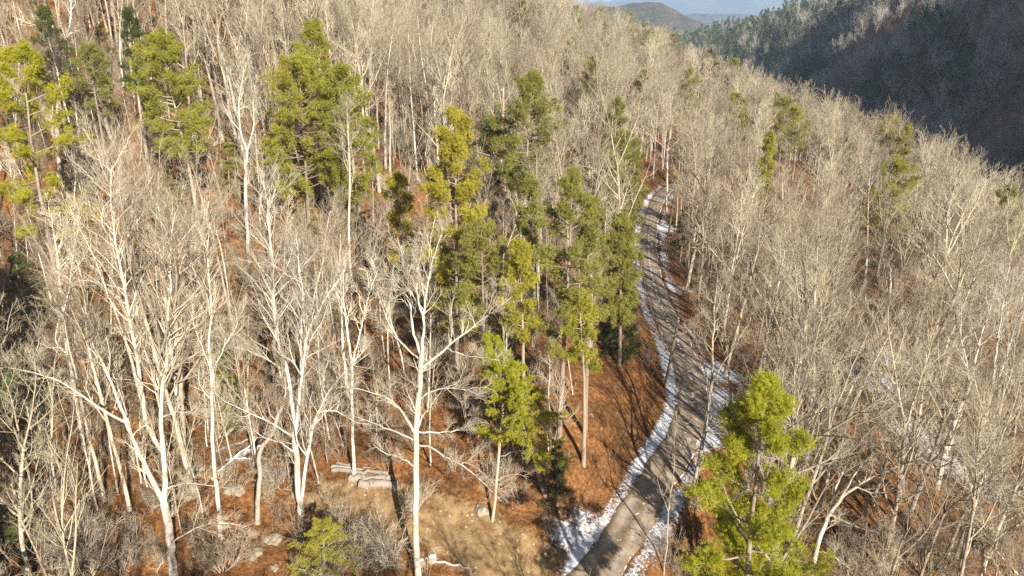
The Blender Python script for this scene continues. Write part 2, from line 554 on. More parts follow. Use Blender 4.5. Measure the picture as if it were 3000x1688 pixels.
def twig_levels(rng, g, limbs, lrad, lod, n2=8, n3=7, n4=5, len2=0.42, tw=1.0, t0=0.25, up=0.10, ang=(28, 58)):
    """branches, branchlets and twigs on a set of limbs"""
    L1 = np.linalg.norm(limbs[:, 1:] - limbs[:, :-1], axis=-1).sum(1)
    p, d, r, t = children(rng, limbs, lrad, n2, t0, 0.98, *ang)
    Lb = np.repeat(L1, n2) * len2 * (1.15 - 0.75 * t) * rng.uniform(0.6, 1.25, len(t))
    Lb = np.clip(Lb, 0.5, 4.5)
    nb = 6 if lod == 0 else 4
    b2 = grow(rng, p, d, Lb, nb, 0.13, up)
    r2 = taper(len(p), nb, np.minimum(r * 0.6, 0.055), 0.010 * tw)
    tubes(g, b2, r2, 4 if lod == 0 else 3)
    p, d, r, t = children(rng, b2, r2, n3, 0.15, 1.0, 25, 60)
    Lc = np.repeat(Lb, n3) * 0.50 * (1.1 - 0.6 * t) * rng.uniform(0.6, 1.3, len(t))
    Lc = np.clip(Lc, 0.35, 2.2)
    nc = 4 if lod == 0 else 3
    b3 = grow(rng, p, d, Lc, nc, 0.12, up)
    r3 = taper(len(p), nc, np.minimum(r * 0.7, 0.0125 * tw), 0.005 * tw)
    tubes(g, b3, r3, 3)
    if n4:
        p, d, r, t = children(rng, b3, r3, n4, 0.2, 1.0, 22, 55)
        Ld = np.repeat(Lc, n4) * 0.5 * rng.uniform(0.5, 1.3, len(t))
        Ld = np.clip(Ld, 0.15, 0.8)
        b4 = grow(rng, p, d, Ld, 3, 0.15, up * 0.6)
        r4 = taper(len(p), 3, 0.005 * tw, 0.0025 * tw)
        tubes(g, b4, r4, 3)


def bare_tree_meshes(seed, Ht, clear, R, nl, spread, lod=0, fork=0, tw=1.0, n2=8, n3=7, n4=5, lean=0.0, mat_t=None, mat_c=None, one=False):
    """a leafless hardwood: meshes of its trunk and its crown"""
    rng = np.random.default_rng(seed)
    gt, gc = Geo(), Geo()
    nt_ = 14 if lod == 0 else 7
    d0 = np.array([[lean * math.cos(seed), lean * math.sin(seed), 1.0]])
    top = Ht * (0.62 if fork else 0.88)
    tr = grow(rng, np.array([[0, 0, -0.5]]), d0, np.array([top + 0.5]), nt_, 0.030, 0.012)
    rt = taper(1, nt_, R, R * (0.55 if fork else 0.14), 0.9)
    rt[0, 0] *= 1.35
    tubes(gt, tr, rt, 9 if lod == 0 else 5)
    if fork:
        az = rng.uniform(0, 6.28) + np.arange(fork) * 6.28 / fork + rng.normal(0, 0.3, fork)
        tilt = np.radians(rng.uniform(10, 30, fork)) * spread
        d = np.stack([np.sin(tilt) * np.cos(az), np.sin(tilt) * np.sin(az), np.cos(tilt)], -1)
        Lf = (Ht - top) * rng.uniform(0.85, 1.2, fork)
        ld = grow(rng, np.repeat(tr[:, -1], fork, 0), d, Lf, 9 if lod == 0 else 5, 0.07, 0.05)
        rl = taper(fork, ld.shape[1], R * 0.42, 0.015)
        tubes(gc, ld, rl, 6 if lod == 0 else 4)
        twig_levels(rng, gc, ld, rl, lod, n2 + 3, n3, n4, 0.5, tw, 0.15, ang=(25, 55))
    p, d, r, t = children(rng, tr, rt, nl, clear, 0.99, 38, 68, 0.3)
    Ll = Ht * 0.30 * spread * (1.25 - 0.75 * (t - clear) / (1 - clear)) * rng.uniform(0.55, 1.15, nl)
    n1 = 9 if lod == 0 else 5
    lb = grow(rng, p, d, Ll, n1, 0.10, 0.11)
    rl = taper(nl, n1, np.minimum(r * 0.6, 0.03 + Ll * 0.014), 0.010)
    tubes(gc, lb, rl * (1.0 if lod == 0 else 1.25), 5 if lod == 0 else 3)
    twig_levels(rng, gc, lb, rl, lod, n2, n3, n4, 0.45, tw, 0.18)
    # the leader's own fine tip
    if not fork:
        tp = tr[:, nt_ // 2:]
        twig_levels(rng, gc, tp, rt[:, nt_ // 2:], lod, n2 * 2, n3, n4, 0.35, tw, 0.35, ang=(25, 60))
    mt, mc = mat_t or M_BARK, mat_c or M_TWIG
    if one:
        V = np.concatenate(gt.V + gc.V)
        F = gt.F + [f + gt.n for f in gc.F]
        mi = [np.zeros(len(f)) for f in gt.F] + [np.ones(len(f)) for f in gc.F]
        return mesh_np("woodland_tree", V, F, [mt, mc], mi)
    return gt.mesh("trunk", mt), gc.mesh("crown", mc)


def needles(rng, p, d, k, L, w, spread=1.0):
    """tufts: k thin blades from each point around direction d"""
    M = len(p)
    dd = nrm(d[:, None] + rng.normal(0, spread * 0.55, (M, k, 3)))
    rv = rng.normal(0, 1, (M, k, 3))
    s = nrm(np.cross(dd, rv))
    ln = L * rng.uniform(0.7, 1.2, (M, k, 1))
    base = p[:, None] + rng.normal(0, 0.03, (M, k, 3))
    a = base - s * w * 0.5
    b_ = base + s * w * 0.5
    c_ = base + dd * ln
    V = np.stack([a, b_, c_], 2).reshape(-1, 3)
    F = np.arange(M * k * 3).reshape(-1, 3)
    return V, F


def pine_meshes(seed, Ht, width, crown0, mat, kind='pine', nb=46, tufts=3600, k=15, lean=0.0, gaps=0.25, one=False, nl=0.22, nw=0.023, top_round=0.6):
    """a conifer: trunk, boughs and needle foliage. width is its crown's full width, crown0 where the crown begins (0..1)"""
    rng = np.random.default_rng(seed)
    gt, gb = Geo(), Geo()
    n = 12
    tr = grow(rng, np.array([[0, 0, -0.5]]), np.array([[lean, lean * 0.3, 1.0]]), np.array([Ht * 0.985 + 0.5]), n, 0.022, 0.01)
    R = 0.085 + Ht * 0.0075
    rt = taper(1, n, R, 0.03)
    tubes(gt, tr, rt, 8)
    # boughs
    h = crown0 + (1 - crown0) * (np.arange(nb) + rng.uniform(0, 1, nb)) / nb
    s = (h - crown0) / (1 - crown0)
    if kind == 'pine':
        prof = np.sin(np.pi * np.clip(0.22 + 0.78 * s, 0, 1) ** (0.85 + 0.5 * top_round)) ** 0.55
        prof = np.maximum(prof, 0.16)
        tilt = np.radians(-4 + 50 * s ** 1.6 + rng.normal(0, 9, nb))
    else:
        prof = (1 - s) ** 0.8 * 0.95 + 0.08
        tilt = np.radians(-6 + 28 * s + rng.normal(0, 7, nb))
    L = width * 0.56 * prof * rng.uniform(0.62, 1.15, nb)
    az = np.arange(nb) * 2.4 + rng.normal(0, 0.5, nb)
    f = h * (n - 1)
    i = np.minimum(f.astype(int), n - 2)
    w = (f - i)[:, None]
    p = tr[0, i] * (1 - w) + tr[0, i + 1] * w
    d = np.stack([np.cos(az) * np.cos(tilt), np.sin(az) * np.cos(tilt), np.sin(tilt)], -1)
    keep = rng.uniform(0, 1, nb) > gaps * (1 - s) * 0.8
    p, d, L, s = p[keep], d[keep], L[keep], s[keep]
    bo = grow(rng, p, d, L, 7, 0.09, 0.05 if kind == 'pine' else -0.015)
    rb = taper(len(p), 7, np.minimum(0.02 + 0.014 * L, 0.09), 0.012)
    tubes(gb, bo, rb, 4)
    ns = 7 if kind == 'pine' else 10
    pp, dd, rr, tt = children(rng, bo, rb, ns, 0.30 if kind == 'pine' else 0.12, 1.0, 25, 65, 0.12 if kind == 'pine' else -0.02)
    if kind != 'pine':
        dd[:, 2] *= 0.35
        dd = nrm(dd)
    Ls = np.clip(np.repeat(L, ns) * (0.42 if kind == 'pine' else 0.5) * (1.15 - 0.7 * tt) * rng.uniform(0.6, 1.2, len(tt)), 0.25, 1.8)
    sb = grow(rng, pp, dd, Ls, 4, 0.12, 0.09 if kind == 'pine' else -0.03)
    tubes(gb, sb, taper(len(pp), 4, 0.014, 0.006), 3)
    # tufts on the sub-boughs' outer parts and on the bough tips
    m = len(sb)
    per = max(2, int(round(tufts * 1.55 / max(m, 1))))
    a, e, _, t = children(rng, sb, np.ones((m, 4)), per, 0.25 if kind == 'pine' else 0.05, 1.0, 10, 75, 0.25 if kind == 'pine' else 0.0)
    a = a + rng.normal(0, 0.17 if kind == 'pine' else 0.05, a.shape)
    tip = bo[:, -1].repeat(3, 0) + rng.normal(0, 0.1, (len(bo) * 3, 3))
    a = np.vstack([a, tip])
    e = np.vstack([e, nrm(bo[:, -1] - bo[:, -2]).repeat(3, 0)])
    V, F = needles(rng, a, e, k, nl, nw, 1.0 if kind == 'pine' else 0.8)
    if one:
        VV = np.concatenate(gt.V + gb.V + [V])
        FF = gt.F + [f + gt.n for f in gb.F] + [F + gt.n + gb.n]
        mi = [np.zeros(len(f)) for f in FF[:-1]] + [np.ones(len(F))]
        return mesh_np("woodland_pine", VV, FF, [M_PBARK, mat], mi, True)
    gt.add(np.concatenate(gb.V), gb.F)
    return gt.mesh("trunk", M_PBARK), mesh_np("foliage", V, [F], [mat], None, False)


# ---------------------------------------------------------------- things
def obj(name, me, parent=None, loc=None):
    o = bpy.data.objects.new(name, me)
    COL.objects.link(o)
    if parent is not None:
        o.parent = parent
    if loc is not None:
        o.location = loc
    return o


def tag(o, label, cat, group=None):
    o["label"] = label
    o["category"] = cat
    if group:
        o["group"] = group
    return o


def structure(o):
    o["kind"] = "structure"
    return o


def stuff(o):
    o["kind"] = "stuff"
    return o


# ---------------------------------------------------------------- ground sheet
def axis(lo, hi, step, far_lo, far_hi, grow_=1.12):
    mid = list(np.arange(lo, hi + step * 0.5, step))
    a, s, x = [], step, hi
    while x < far_hi:
        s = min(s * grow_, 900)
        x += s
        a.append(x)
    c_, s, x = [], step, lo
    while x > far_lo:
        s = min(s * grow_, 900)
        x -= s
        c_.append(x)
    return np.array(c_[::-1] + mid + a)


gx = axis(-45, 45, 0.5, -9000, 9000, 1.09)
gy = axis(28, 100, 0.5, -2500, 12000, 1.06)
X, Y = np.meshgrid(gx, gy)
Z = H(X, Y)
RD, _, SD = road_dist(X, Y)
pix = proj(np.stack([X, Y, Z], -1))


def in_poly(u, v, poly):
    poly = np.asarray(poly, float)
    ins = np.zeros(np.shape(u), bool)
    j = len(poly) - 1
    for i in range(len(poly)):
        (xi, yi), (xj, yj) = poly[i], poly[j]
        c_ = ((yi > v) != (yj > v)) & (u < (xj - xi) * (v - yi) / (yj - yi + 1e-12) + xi)
        ins ^= c_
        j = i
    return ins


def ground_poly(pts):
    return np.array([on_ground(u, v)[:2] for u, v in pts])


def poly_dist(x, y, poly):
    """signed distance, negative inside"""
    best = np.full(x.shape, 1e9)
    for a, b_ in zip(poly, np.roll(poly, -1, 0)):
        d = b_ - a
        t = np.clip(((x - a[0]) * d[0] + (y - a[1]) * d[1]) / (d @ d + 1e-9), 0, 1)
        best = np.minimum(best, np.hypot(x - a[0] - t * d[0], y - a[1] - t * d[1]))
    return np.where(in_poly(x, y, poly), -best, best)


DIRT = ground_poly([(860, 1222), (960, 1232), (1065, 1242), (1180, 1275), (1290, 1332), (1400, 1402), (1400, 1500), (1200, 1500), (1150, 1420), (1080, 1375), (980, 1345), (850, 1300), (760, 1262), (790, 1238)])
dd_ = poly_dist(X, Y, DIRT)
dirt = smooth(1.6, -0.8, dd_)
snow = (0.80 * smooth(3.1, 2.0, RD) * smooth(1.1, 1.5, RD) * (SD < 0) + 0.68 * smooth(4.2, 1.8, RD) * smooth(1.2, 1.7, RD) * (SD > 0)) * (0.86 + 0.25 * wave(X, Y, 0.35, 2.0))
snow = snow * smooth(26, 38, Y) * smooth(175, 130, Y)


def blob(u, v, r, a):
    g = on_ground(u, v)
    return a * smooth(r, r * 0.2, np.hypot(X - g[0], Y - g[1]))


for u, v, r, a in [(1435, 1375, 3.6, 0.66), (1410, 1420, 3.2, 0.66), (1480, 1325, 2.8, 0.62), (1450, 1440, 2.4, 0.62), (1760, 1090, 4.6, 0.7), (1795, 1010, 5.0, 0.7), (1815, 940, 4.4, 0.64), (1690, 1270, 2.4, 0.6), (1640, 1350, 2.2, 0.6), (1660, 575, 5.0, 0.75),
                   (1720, 730, 3.0, 0.55), (1110, 1405, 1.6, 0.6), (1150, 1420, 1.5, 0.55), (2220, 900, 9.0, 0.62), (2200, 960, 8.0, 0.6), (2350, 1130, 10, 0.6), (2450, 1200, 8, 0.58),
                   (2280, 1380, 5, 0.4), (600, 1140, 3, 0.4), (640, 1120, 2, 0.4), (220, 410, 5, 0.5), (1010, 330, 6, 0.55), (840, 600, 4, 0.35), (1110, 765, 3, 0.4), (1220, 560, 5, 0.45),
                   (1300, 1290, 1.6, 0.4), (1560, 975, 1.2, 0.4), (1480, 1040, 1.0, 0.4), (60, 1310, 3, 0.35), (200, 1290, 3, 0.35), (560, 1000, 2, 0.3), (1640, 1370, 2.4, 0.5), (2400, 1000, 9, 0.45)]:
    snow = np.maximum(snow, blob(u, v, r, a))
snow = np.maximum(snow, (0.36 + 0.10 * smooth(440, 380, Y) + 0.14 * wave(X, Y, 0.05, 1.0)) * smooth(100, 150, X) * smooth(900, 600, Y))       # the shaded side of the valley keeps thin snow
snow = np.maximum(snow, 0.20 + 0.10 * (X > 28))
snow = snow * (1 - 0.85 * dirt) 
ny_, nx_ = X.shape
V = np.stack([X, Y, Z], -1).reshape(-1, 3)
ii = (np.arange(ny_ - 1)[:, None] * nx_ + np.arange(nx_ - 1)[None]).ravel()
F = np.stack([ii, ii + 1, ii + nx_ + 1, ii + nx_], -1)
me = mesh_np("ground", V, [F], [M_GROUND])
for nm, arr in (("dirt", dirt), ("snow", snow)):
    at = me.attributes.new(nm, 'FLOAT', 'POINT')
    at.data.foreach_set("value", arr.astype(np.float32).ravel())
structure(obj("ground", me))

# ---------------------------------------------------------------- road
RW = 1.5
rc = chaikin(ROAD, 4)
tn = np.gradient(rc[:, :2], axis=0)
tn = tn / np.linalg.norm(tn, axis=1, keepdims=True)
nr = np.stack([tn[:, 1], -tn[:, 0]], 1)
al = np.concatenate([[0], np.cumsum(np.linalg.norm(np.diff(rc, axis=0), axis=1))])
ac = np.linspace(-1, 1, 13)
wob = 0.10 * np.sin(al * 0.9) + 0.07 * np.sin(al * 2.3 + 1)
Vr = np.empty((len(rc), 13, 3))
for j, a in enumerate(ac):
    off = a * (RW - 0.28 * smooth(55, 85, rc[:, 1]) + wob * abs(a))
    Vr[:, j, 0] = rc[:, 0] + nr[:, 0] * off
    Vr[:, j, 1] = rc[:, 1] + nr[:, 1] * off
    Vr[:, j, 2] = rc[:, 2] + 0.05 + 0.05 * (1 - a * a) - 0.035 * math.exp(-((abs(a) - 0.45) / 0.15) ** 2) - (0.09 if abs(a) == 1 else 0)
ii = (np.arange(len(rc) - 1)[:, None] * 13 + np.arange(12)[None]).ravel()
Fr = np.stack([ii, ii + 1, ii + 14, ii + 13], -1)
me = mesh_np("road", Vr.reshape(-1, 3), [Fr], [M_ROAD])
uvl = me.uv_layers.new(name="UVMap")
UVv = np.stack([np.broadcast_to(ac[None], (len(rc), 13)), np.broadcast_to(rc[:, 1:2], (len(rc), 13))], -1).reshape(-1, 2)
uvl.data.foreach_set("uv", UVv[Fr.ravel()].astype(np.float32).ravel())
structure(obj("road", me))


# ---------------------------------------------------------------- far hills
def ridge(name, y0, xs, zs, depth, base, bumps, seed):
    rng = np.random.default_rng(seed)
    n = 220
    x = np.linspace(xs[0], xs[-1], n)
    z = np.interp(x, xs, zs)
    for f, a in bumps:
        z = z + a * np.sin(x * f + rng.uniform(0, 6)) * np.cos(x * f * 0.37 + rng.uniform(0, 6))
    m_ = 40
    s_ = np.linspace(-1, 1, m_)
    Vv = np.empty((m_, n, 3))
    for j, s1 in enumerate(s_):
        k = (math.cos(s1 * math.pi) * 0.5 + 0.5)
        sp = 1 + 0.25 * np.sin(x * 0.006 + s1 * 3) + 0.12 * np.sin(x * 0.019 + s1 * 5)
        Vv[j, :, 0] = x
        Vv[j, :, 1] = y0 + s1 * depth
        Vv[j, :, 2] = base + (z - base) * np.clip(k * (sp if abs(s1) > 0.05 else 1), 0, 1.05)
    i_ = (np.arange(m_ - 1)[:, None] * n + np.arange(n - 1)[None]).ravel()
    o = structure(obj(name, mesh_np(name, Vv.reshape(-1, 3), [np.stack([i_, i_ + 1, i_ + n + 1, i_ + n], -1)], [M_HILL])))
    return x, z


def rx(u, dep):
    return (u * K - 1500) / FPX * dep


def rz(v, dep):
    return ray(1288, v)[2] * dep


RD1 = 1900.0
us = [900, 1100, 1300, 1420, 1470, 1510, 1560, 1590, 1620, 1660, 1690, 1730, 1780, 1840, 1900]
vs = [60, 40, 35, 26, 20, 14, 8, 1, 5, 30, 45, 62, 78, 95, 110]
NEAR_RIDGE = (RD1, [rx(u, RD1) for u in us], [rz(v, RD1) - 12 for v in vs])
ridge("hills", RD1, NEAR_RIDGE[1], NEAR_RIDGE[2], 620, -90, [(0.02, 3)], 1)
RD2 = 4200.0
ridge("hills", RD2, [rx(u, RD2) for u in (1200, 1500, 1600, 1690, 1740, 1800, 1860, 1900, 1960, 2020, 2100, 2300)],
      [rz(v, RD2) for v in (60, 55, 50, 42, 33, 36, 45, 36, 28, 33, 42, 50)], 900, -90, [(0.006, 8), (0.02, 5)], 2)
RD3 = 7600.0
ridge("mountains", RD3, [rx(u, RD3) for u in (900, 1300, 1420, 1560, 1640, 1700, 1800, 1950, 2020, 2120, 2200, 2260, 2330, 2420, 2600, 3000)],
      [rz(v, RD3) for v in (20, 16, 12, 8, 6, -4, -25, -22, -6, -4, 3, 7, 6, -8, -25, -30)], 1500, -90, [(0.0035, 20), (0.011, 9)], 3)

# ---------------------------------------------------------------- hero bare trees, limb by limb
CENTRAL = []


def hero(label, base, R, stems, cat="bare tree", white=True, twig=dict(), seed=1, ddep=0.0, dead=False):
    """stems: list of (radius0, radius1, [(u, v, depth offset)...]); the first one is the trunk and starts on the ground"""
    g0 = on_ground(*base)
    dep0 = proj(g0)[2]
    rng = np.random.default_rng(seed)
    root = bpy.data.objects.new("bare_tree", None)
    COL.objects.link(root)
    root.location = g0
    tag(root, label, cat)
    mt = M_WHITE if white is True else (white or M_BARK)
    gt, gc, gw = Geo(), Geo(), Geo()
    ln_all = []
    for si, (r0, r1, pts) in enumerate(stems):
        w = []
        for k_, q in enumerate(pts):
            off = q[2] if len(q) > 2 else 0.0
            w.append(P(q[0], q[1], dep0 + off) - g0)
        w = np.array(w)
        if si == 0:
            w[0] = (0, 0, -0.4)
        w = chaikin(w, 2)
        w[1:-1] += rng.normal(0, 0.035, (len(w) - 2, 3))
        n_ = 16
        s_ = np.concatenate([[0], np.cumsum(np.linalg.norm(np.diff(w, axis=0), axis=1))])
        q = np.linspace(0, s_[-1], n_)
        w = np.stack([np.interp(q, s_, w[:, j]) for j in range(3)], 1)[None]
        rr = taper(1, n_, r0 * (1.05 if si else 0.82), r1)
        if si == 0:
            rr[0, 0] *= 1.35
            rr[0, 1] *= 1.08
        tubes(gt if si == 0 else gc, w, rr, 10 if r0 > 0.12 else 7)
        ln_all.append((w, rr, s_[-1], si))
    for w, rr, L, si in ln_all:
        if dead:
            continue
        tk = dict(n2=max(4, int(L * 1.4)), n3=6, n4=4, len2=0.34, tw=1.0, t0=0.30 if si else 0.62)
        tk.update(twig)
        # first order side limbs, wavy
        nsd = max(2, int(L * (0.75 if si else 0.3)))
        p, d, r, t = children(rng, w, rr, nsd, tk['t0'], 0.97, 30, 62, 0.25)
        Ls = np.clip(L * 0.34 * (1.2 - 0.6 * t) * rng.uniform(0.6, 1.2, nsd), 0.8, 4.6)
        b = grow(rng, p, d, Ls, 9, 0.17, 0.08)
        rb = taper(nsd, 9, np.minimum(r * 0.6, 0.024 + 0.014 * Ls), 0.012)
        tubes(gc, b, rb, 5)
        twig_levels(rng, gw, b, rb, 0, 6, 6, 3, 0.58, 0.9, 0.15, up=0.05)
        if si:
            twig_levels(rng, gw, w, rr, 0, tk['n2'], tk['n3'], tk['n4'], 0.26, 0.9, 0.3, up=0.05)
    obj("trunk", gt.mesh("trunk", mt), root)
    if gc.n:
        obj("crown", mesh_np("crown", np.concatenate(gc.V + gw.V), gc.F + [f + gc.n for f in gw.F], [mt if white is True else M_BARK, M_TWIG_PALE if white is True else M_TWIG],
                             [np.zeros(len(f)) for f in gc.F] + [np.ones(len(f)) for f in gw.F]), root)
    CENTRAL.append((g0[0], g0[1], 3.0))
    return root


hero("largest white barked tree, forking low into a Y with one limb sweeping far left", (437, 1462), 0.34, [
    (0.34, 0.25, [(437, 1462), (430, 1385), (424, 1325), (412, 1265)]),
    (0.17, 0.02, [(412, 1268), (415, 1180, 0.3), (409, 1110, 0.6), (402, 1050, 0.8), (409, 962, 1.2), (425, 895, 1.4), (420, 790, 2), (431, 722, 2.2), (425, 620, 2.4), (440, 540, 2.8)]),
    (0.17, 0.09, [(411, 1264), (372, 1187, -0.5), (337, 1112, -0.8), (318, 1065, -1)]),
    (0.10, 0.015, [(319, 1068, -1), (300, 1010, -0.6), (277, 950, -0.4), (252, 900, 0), (205, 850, 0.4), (175, 800, 0.6), (150, 720, 1)]),
    (0.09, 0.012, [(317, 1063, -1), (255, 1030, -1.6), (190, 985, -2.4), (140, 952, -3), (80, 938, -3.6), (20, 925, -4)]),
    (0.15, 0.03, [(408, 1135, 0.5), (392, 1120, 1), (370, 1070, 1.6), (356, 990, 2.2), (345, 900, 2.8), (330, 830, 3.2), (311, 725, 3.8), (290, 600, 4.4), (276, 490, 5), (280, 425, 5.4)]),
    (0.04, 0.01, [(278, 430, 5.3), (245, 400, 5.6), (215, 385, 6)]),
    (0.045, 0.01, [(279, 428, 5.4), (310, 378, 5.2), (333, 330, 5)]),
    (0.06, 0.012, [(405, 1052, 0.8), (440, 1035, 0.2), (482, 1040, -0.4), (505, 1030, -1)]),
    (0.06, 0.012, [(408, 970, 1.2), (436, 925, 1.6), (480, 900, 2.2), (510, 880, 2.8)]),
    (0.05, 0.012, [(424, 1228, 0), (468, 1214, -0.8), (530, 1222, -1.6), (590, 1230, -2.2)]),
    (0.05, 0.012, [(430, 1365, 0), (470, 1340, -0.8), (540, 1310, -1.8), (620, 1325, -2.4)]),
    (0.045, 0.012, [(428, 1375, 0), (410, 1410, -0.6), (392, 1440, -1.2)]),
], seed=21)

hero("white multi-stemmed tree rising in front of the brown slope, beside the curved trunk", (757, 1312), 0.27, [
    (0.27, 0.20, [(757, 1312), (753, 1260), (749, 1190), (741, 1105)]),
    (0.15, 0.02, [(741, 1107), (737, 1005, 0.4), (725, 940, 0.6), (701, 875, 1.0), (690, 800, 1.4), (687, 725, 1.8), (680, 600, 2.2), (672, 500, 2.6), (660, 430, 3)]),
    (0.14, 0.02, [(756, 1285), (762, 1215, -0.5), (780, 1100, -0.9), (800, 1035, -1.2), (822, 990, -1.5), (868, 930, -2), (930, 888, -2.4)]),
    (0.13, 0.02, [(743, 1090), (752, 1010, -0.2), (760, 940, -0.4), (770, 850, -0.5), (790, 800, -0.7), (832, 730, -1), (868, 680, -1.2)]),
    (0.10, 0.02, [(760, 945, -0.4), (755, 860, 0.4), (765, 760, 0.9), (752, 680, 1.3), (745, 600, 1.5)]),
    (0.075, 0.012, [(738, 1102), (682, 1062, -1.2), (620, 1036, -2), (565, 1012, -2.8), (540, 988, -3.2)]),
    (0.06, 0.012, [(724, 938, 0.6), (672, 905, 0.2), (620, 880, -0.2), (575, 872, -0.8)]),
    (0.06, 0.012, [(800, 1035, -1.2), (842, 1030, -1.8), (886, 1060, -2.3), (930, 1070, -2.8)]),
    (0.05, 0.012, [(745, 1140), (700, 1110, -0.8), (655, 1100, -1.4), (628, 1070, -2)]),
], seed=22)

hero("tall straight white tree standing alone at the front edge of the tan dirt", (1052, 1472), 0.26, [
    (0.26, 0.17, [(1052, 1472), (1048, 1400), (1046, 1300), (1047, 1200), (1046, 1100), (1049, 1020), (1056, 974), (1061, 894)]),
    (0.10, 0.015, [(1061, 900), (1048, 860, 0.3), (1035, 822, 0.5), (1030, 740, 0.8), (1026, 690, 1), (1010, 640, 1.2), (1000, 600, 1.4)]),
    (0.11, 0.015, [(1060, 898), (1066, 830, -0.2), (1068, 780, -0.4), (1078, 705, -0.6), (1092, 640, -0.8), (1110, 590, -1)]),
    (0.08, 0.015, [(1067, 800, -0.3), (1045, 740, -1), (1050, 690, -1.4), (1060, 620, -1.8)]),
    (0.10, 0.012, [(1058, 928), (1119, 880, -0.8), (1179, 830, -1.6), (1249, 775, -2.4), (1290, 745, -3)]),
    (0.05, 0.012, [(1125, 876, -0.8), (1160, 893, -1.6), (1215, 900, -2.2), (1262, 908, -2.8)]),
    (0.07, 0.012, [(1059, 910), (1010, 862, 1), (985, 830, 1.5), (965, 780, 2), (950, 730, 2.4)]),
    (0.07, 0.012, [(1057, 1005), (1080, 985, -0.5), (1130, 975, -1.4), (1180, 982, -2.2), (1222, 1008, -2.8)]),
    (0.055, 0.012, [(1050, 1085), (1094, 1089, 0.6), (1140, 1084, 1.4), (1190, 1068, 2)]),
    (0.065, 0.012, [(1050, 1120), (1090, 1125, -0.8), (1129, 1158, -1.4), (1166, 1172, -1.9), (1212, 1208, -2.4), (1262, 1262, -3)]),
    (0.085, 0.012, [(1044, 1092), (1024, 1050, -0.4), (994, 1015, -0.9), (964, 995, -1.4), (909, 980, -2), (858, 972, -2.6)]),
    (0.06, 0.012, [(1045, 1110), (990, 1082, 0.4), (930, 1062, 0.9), (880, 1040, 1.4)]),
    (0.05, 0.012, [(1047, 1180), (1010, 1150, -1), (975, 1145, -1.6), (940, 1120, -2)]),
], seed=23)

hero("brown crooked tree with an S curved bare trunk, its top bent over", (646, 1318), 0.21, [
    (0.22, 0.13, [(646, 1318), (650, 1228), (656, 1190), (647, 1150), (654, 1130), (684, 1100), (694, 1058), (708, 1026)]),
    (0.07, 0.02, [(694, 1056), (676, 1040, -0.4), (668, 1000, -0.8), (660, 960, -1)]),
    (0.08, 0.02, [(706, 1030), (720, 990, 0.3), (715, 940, 0.7), (722, 880, 1)]),
    (0.05, 0.015, [(700, 1044), (712, 1014, -0.5), (698, 1004, -0.9), (682, 1012, -1.2)]),
], white=M_LOG, seed=24, twig=dict(n2=5))

hero("slim straight pale tree left of the crooked S curved trunk", (556, 1362), 0.19, [
    (0.19, 0.09, [(556, 1362), (543, 1228), (535, 1125), (534, 1025), (530, 925)]),
    (0.09, 0.015, [(530, 930), (526, 850, 0.3), (531, 760, 0.6), (520, 640, 1), (528, 560, 1.2)]),
    (0.05, 0.012, [(530, 925), (505, 860, 0.8), (480, 800, 1.3), (470, 740, 1.8)]),
    (0.05, 0.012, [(531, 945), (560, 880, -0.5), (590, 830, -1), (615, 770, -1.4)]),
], seed=25)
hero("thin grey sapling with a bowed stem over the dark lower left hollow", (144, 1268), 0.10, [
    (0.10, 0.06, [(144, 1268), (133, 1190), (129, 1100), (131, 1000)]),
    (0.055, 0.01, [(131, 1002), (135, 930, 0.2), (146, 870, 0.4), (158, 800, 0.8)]),
    (0.035, 0.01, [(131, 990), (110, 930, -0.5), (85, 890, -1)]),
], seed=26)
hero("long slender grey trunk behind the low left limb of the white Y tree", (212, 1142), 0.17, [
    (0.17, 0.10, [(212, 1142), (195, 1010), (172, 900), (155, 790)]),
    (0.09, 0.015, [(155, 792), (148, 690, 0.4), (140, 600, 0.8), (122, 520, 1.2)]),
    (0.06, 0.012, [(155, 800), (178, 700, -0.6), (186, 620, -1), (205, 540, -1.5)]),
], seed=27)
hero("stout white stem rising behind the upper fork of the Y tree", (458, 1088), 0.2, [
    (0.2, 0.12, [(458, 1088), (445, 1000), (430, 900), (417, 760)]),
    (0.11, 0.02, [(417, 765), (410, 680, 0.4), (412, 600, 0.8), (398, 520, 1.4)]),
    (0.09, 0.02, [(418, 770), (450, 690, -0.6), (470, 620, -1.2), (520, 560, -2)]),
    (0.05, 0.012, [(450, 690, -0.6), (500, 650, -1.4), (560, 600, -2.2)]),
], seed=28)
hero("leaning beige tree at the road's outer edge with branches over the snow", (1737, 1272), 0.22, [
    (0.22, 0.13, [(1737, 1272), (1757, 1175), (1772, 1085), (1785, 1005)]),
    (0.12, 0.02, [(1785, 1008), (1793, 940, 0.2), (1792, 880, 0.5), (1796, 800, 0.8), (1798, 740, 1.0), (1810, 680, 1.4)]),
    (0.07, 0.015, [(1784, 1000), (1775, 930, -0.4), (1752, 855, -0.9), (1722, 815, -1.4)]),
    (0.08, 0.015, [(1790, 965), (1810, 925, -0.4), (1848, 872, -0.9), (1892, 800, -1.5), (1905, 740, -2)]),
    (0.05, 0.012, [(1775, 1075), (1800, 1030, 0.6), (1840, 1005, 1.2), (1870, 980, 1.8)]),
    (0.05, 0.012, [(1784, 1010), (1760, 985, 0.8), (1730, 975, 1.5), (1706, 950, 2)]),
], white=M_BARK, seed=29)
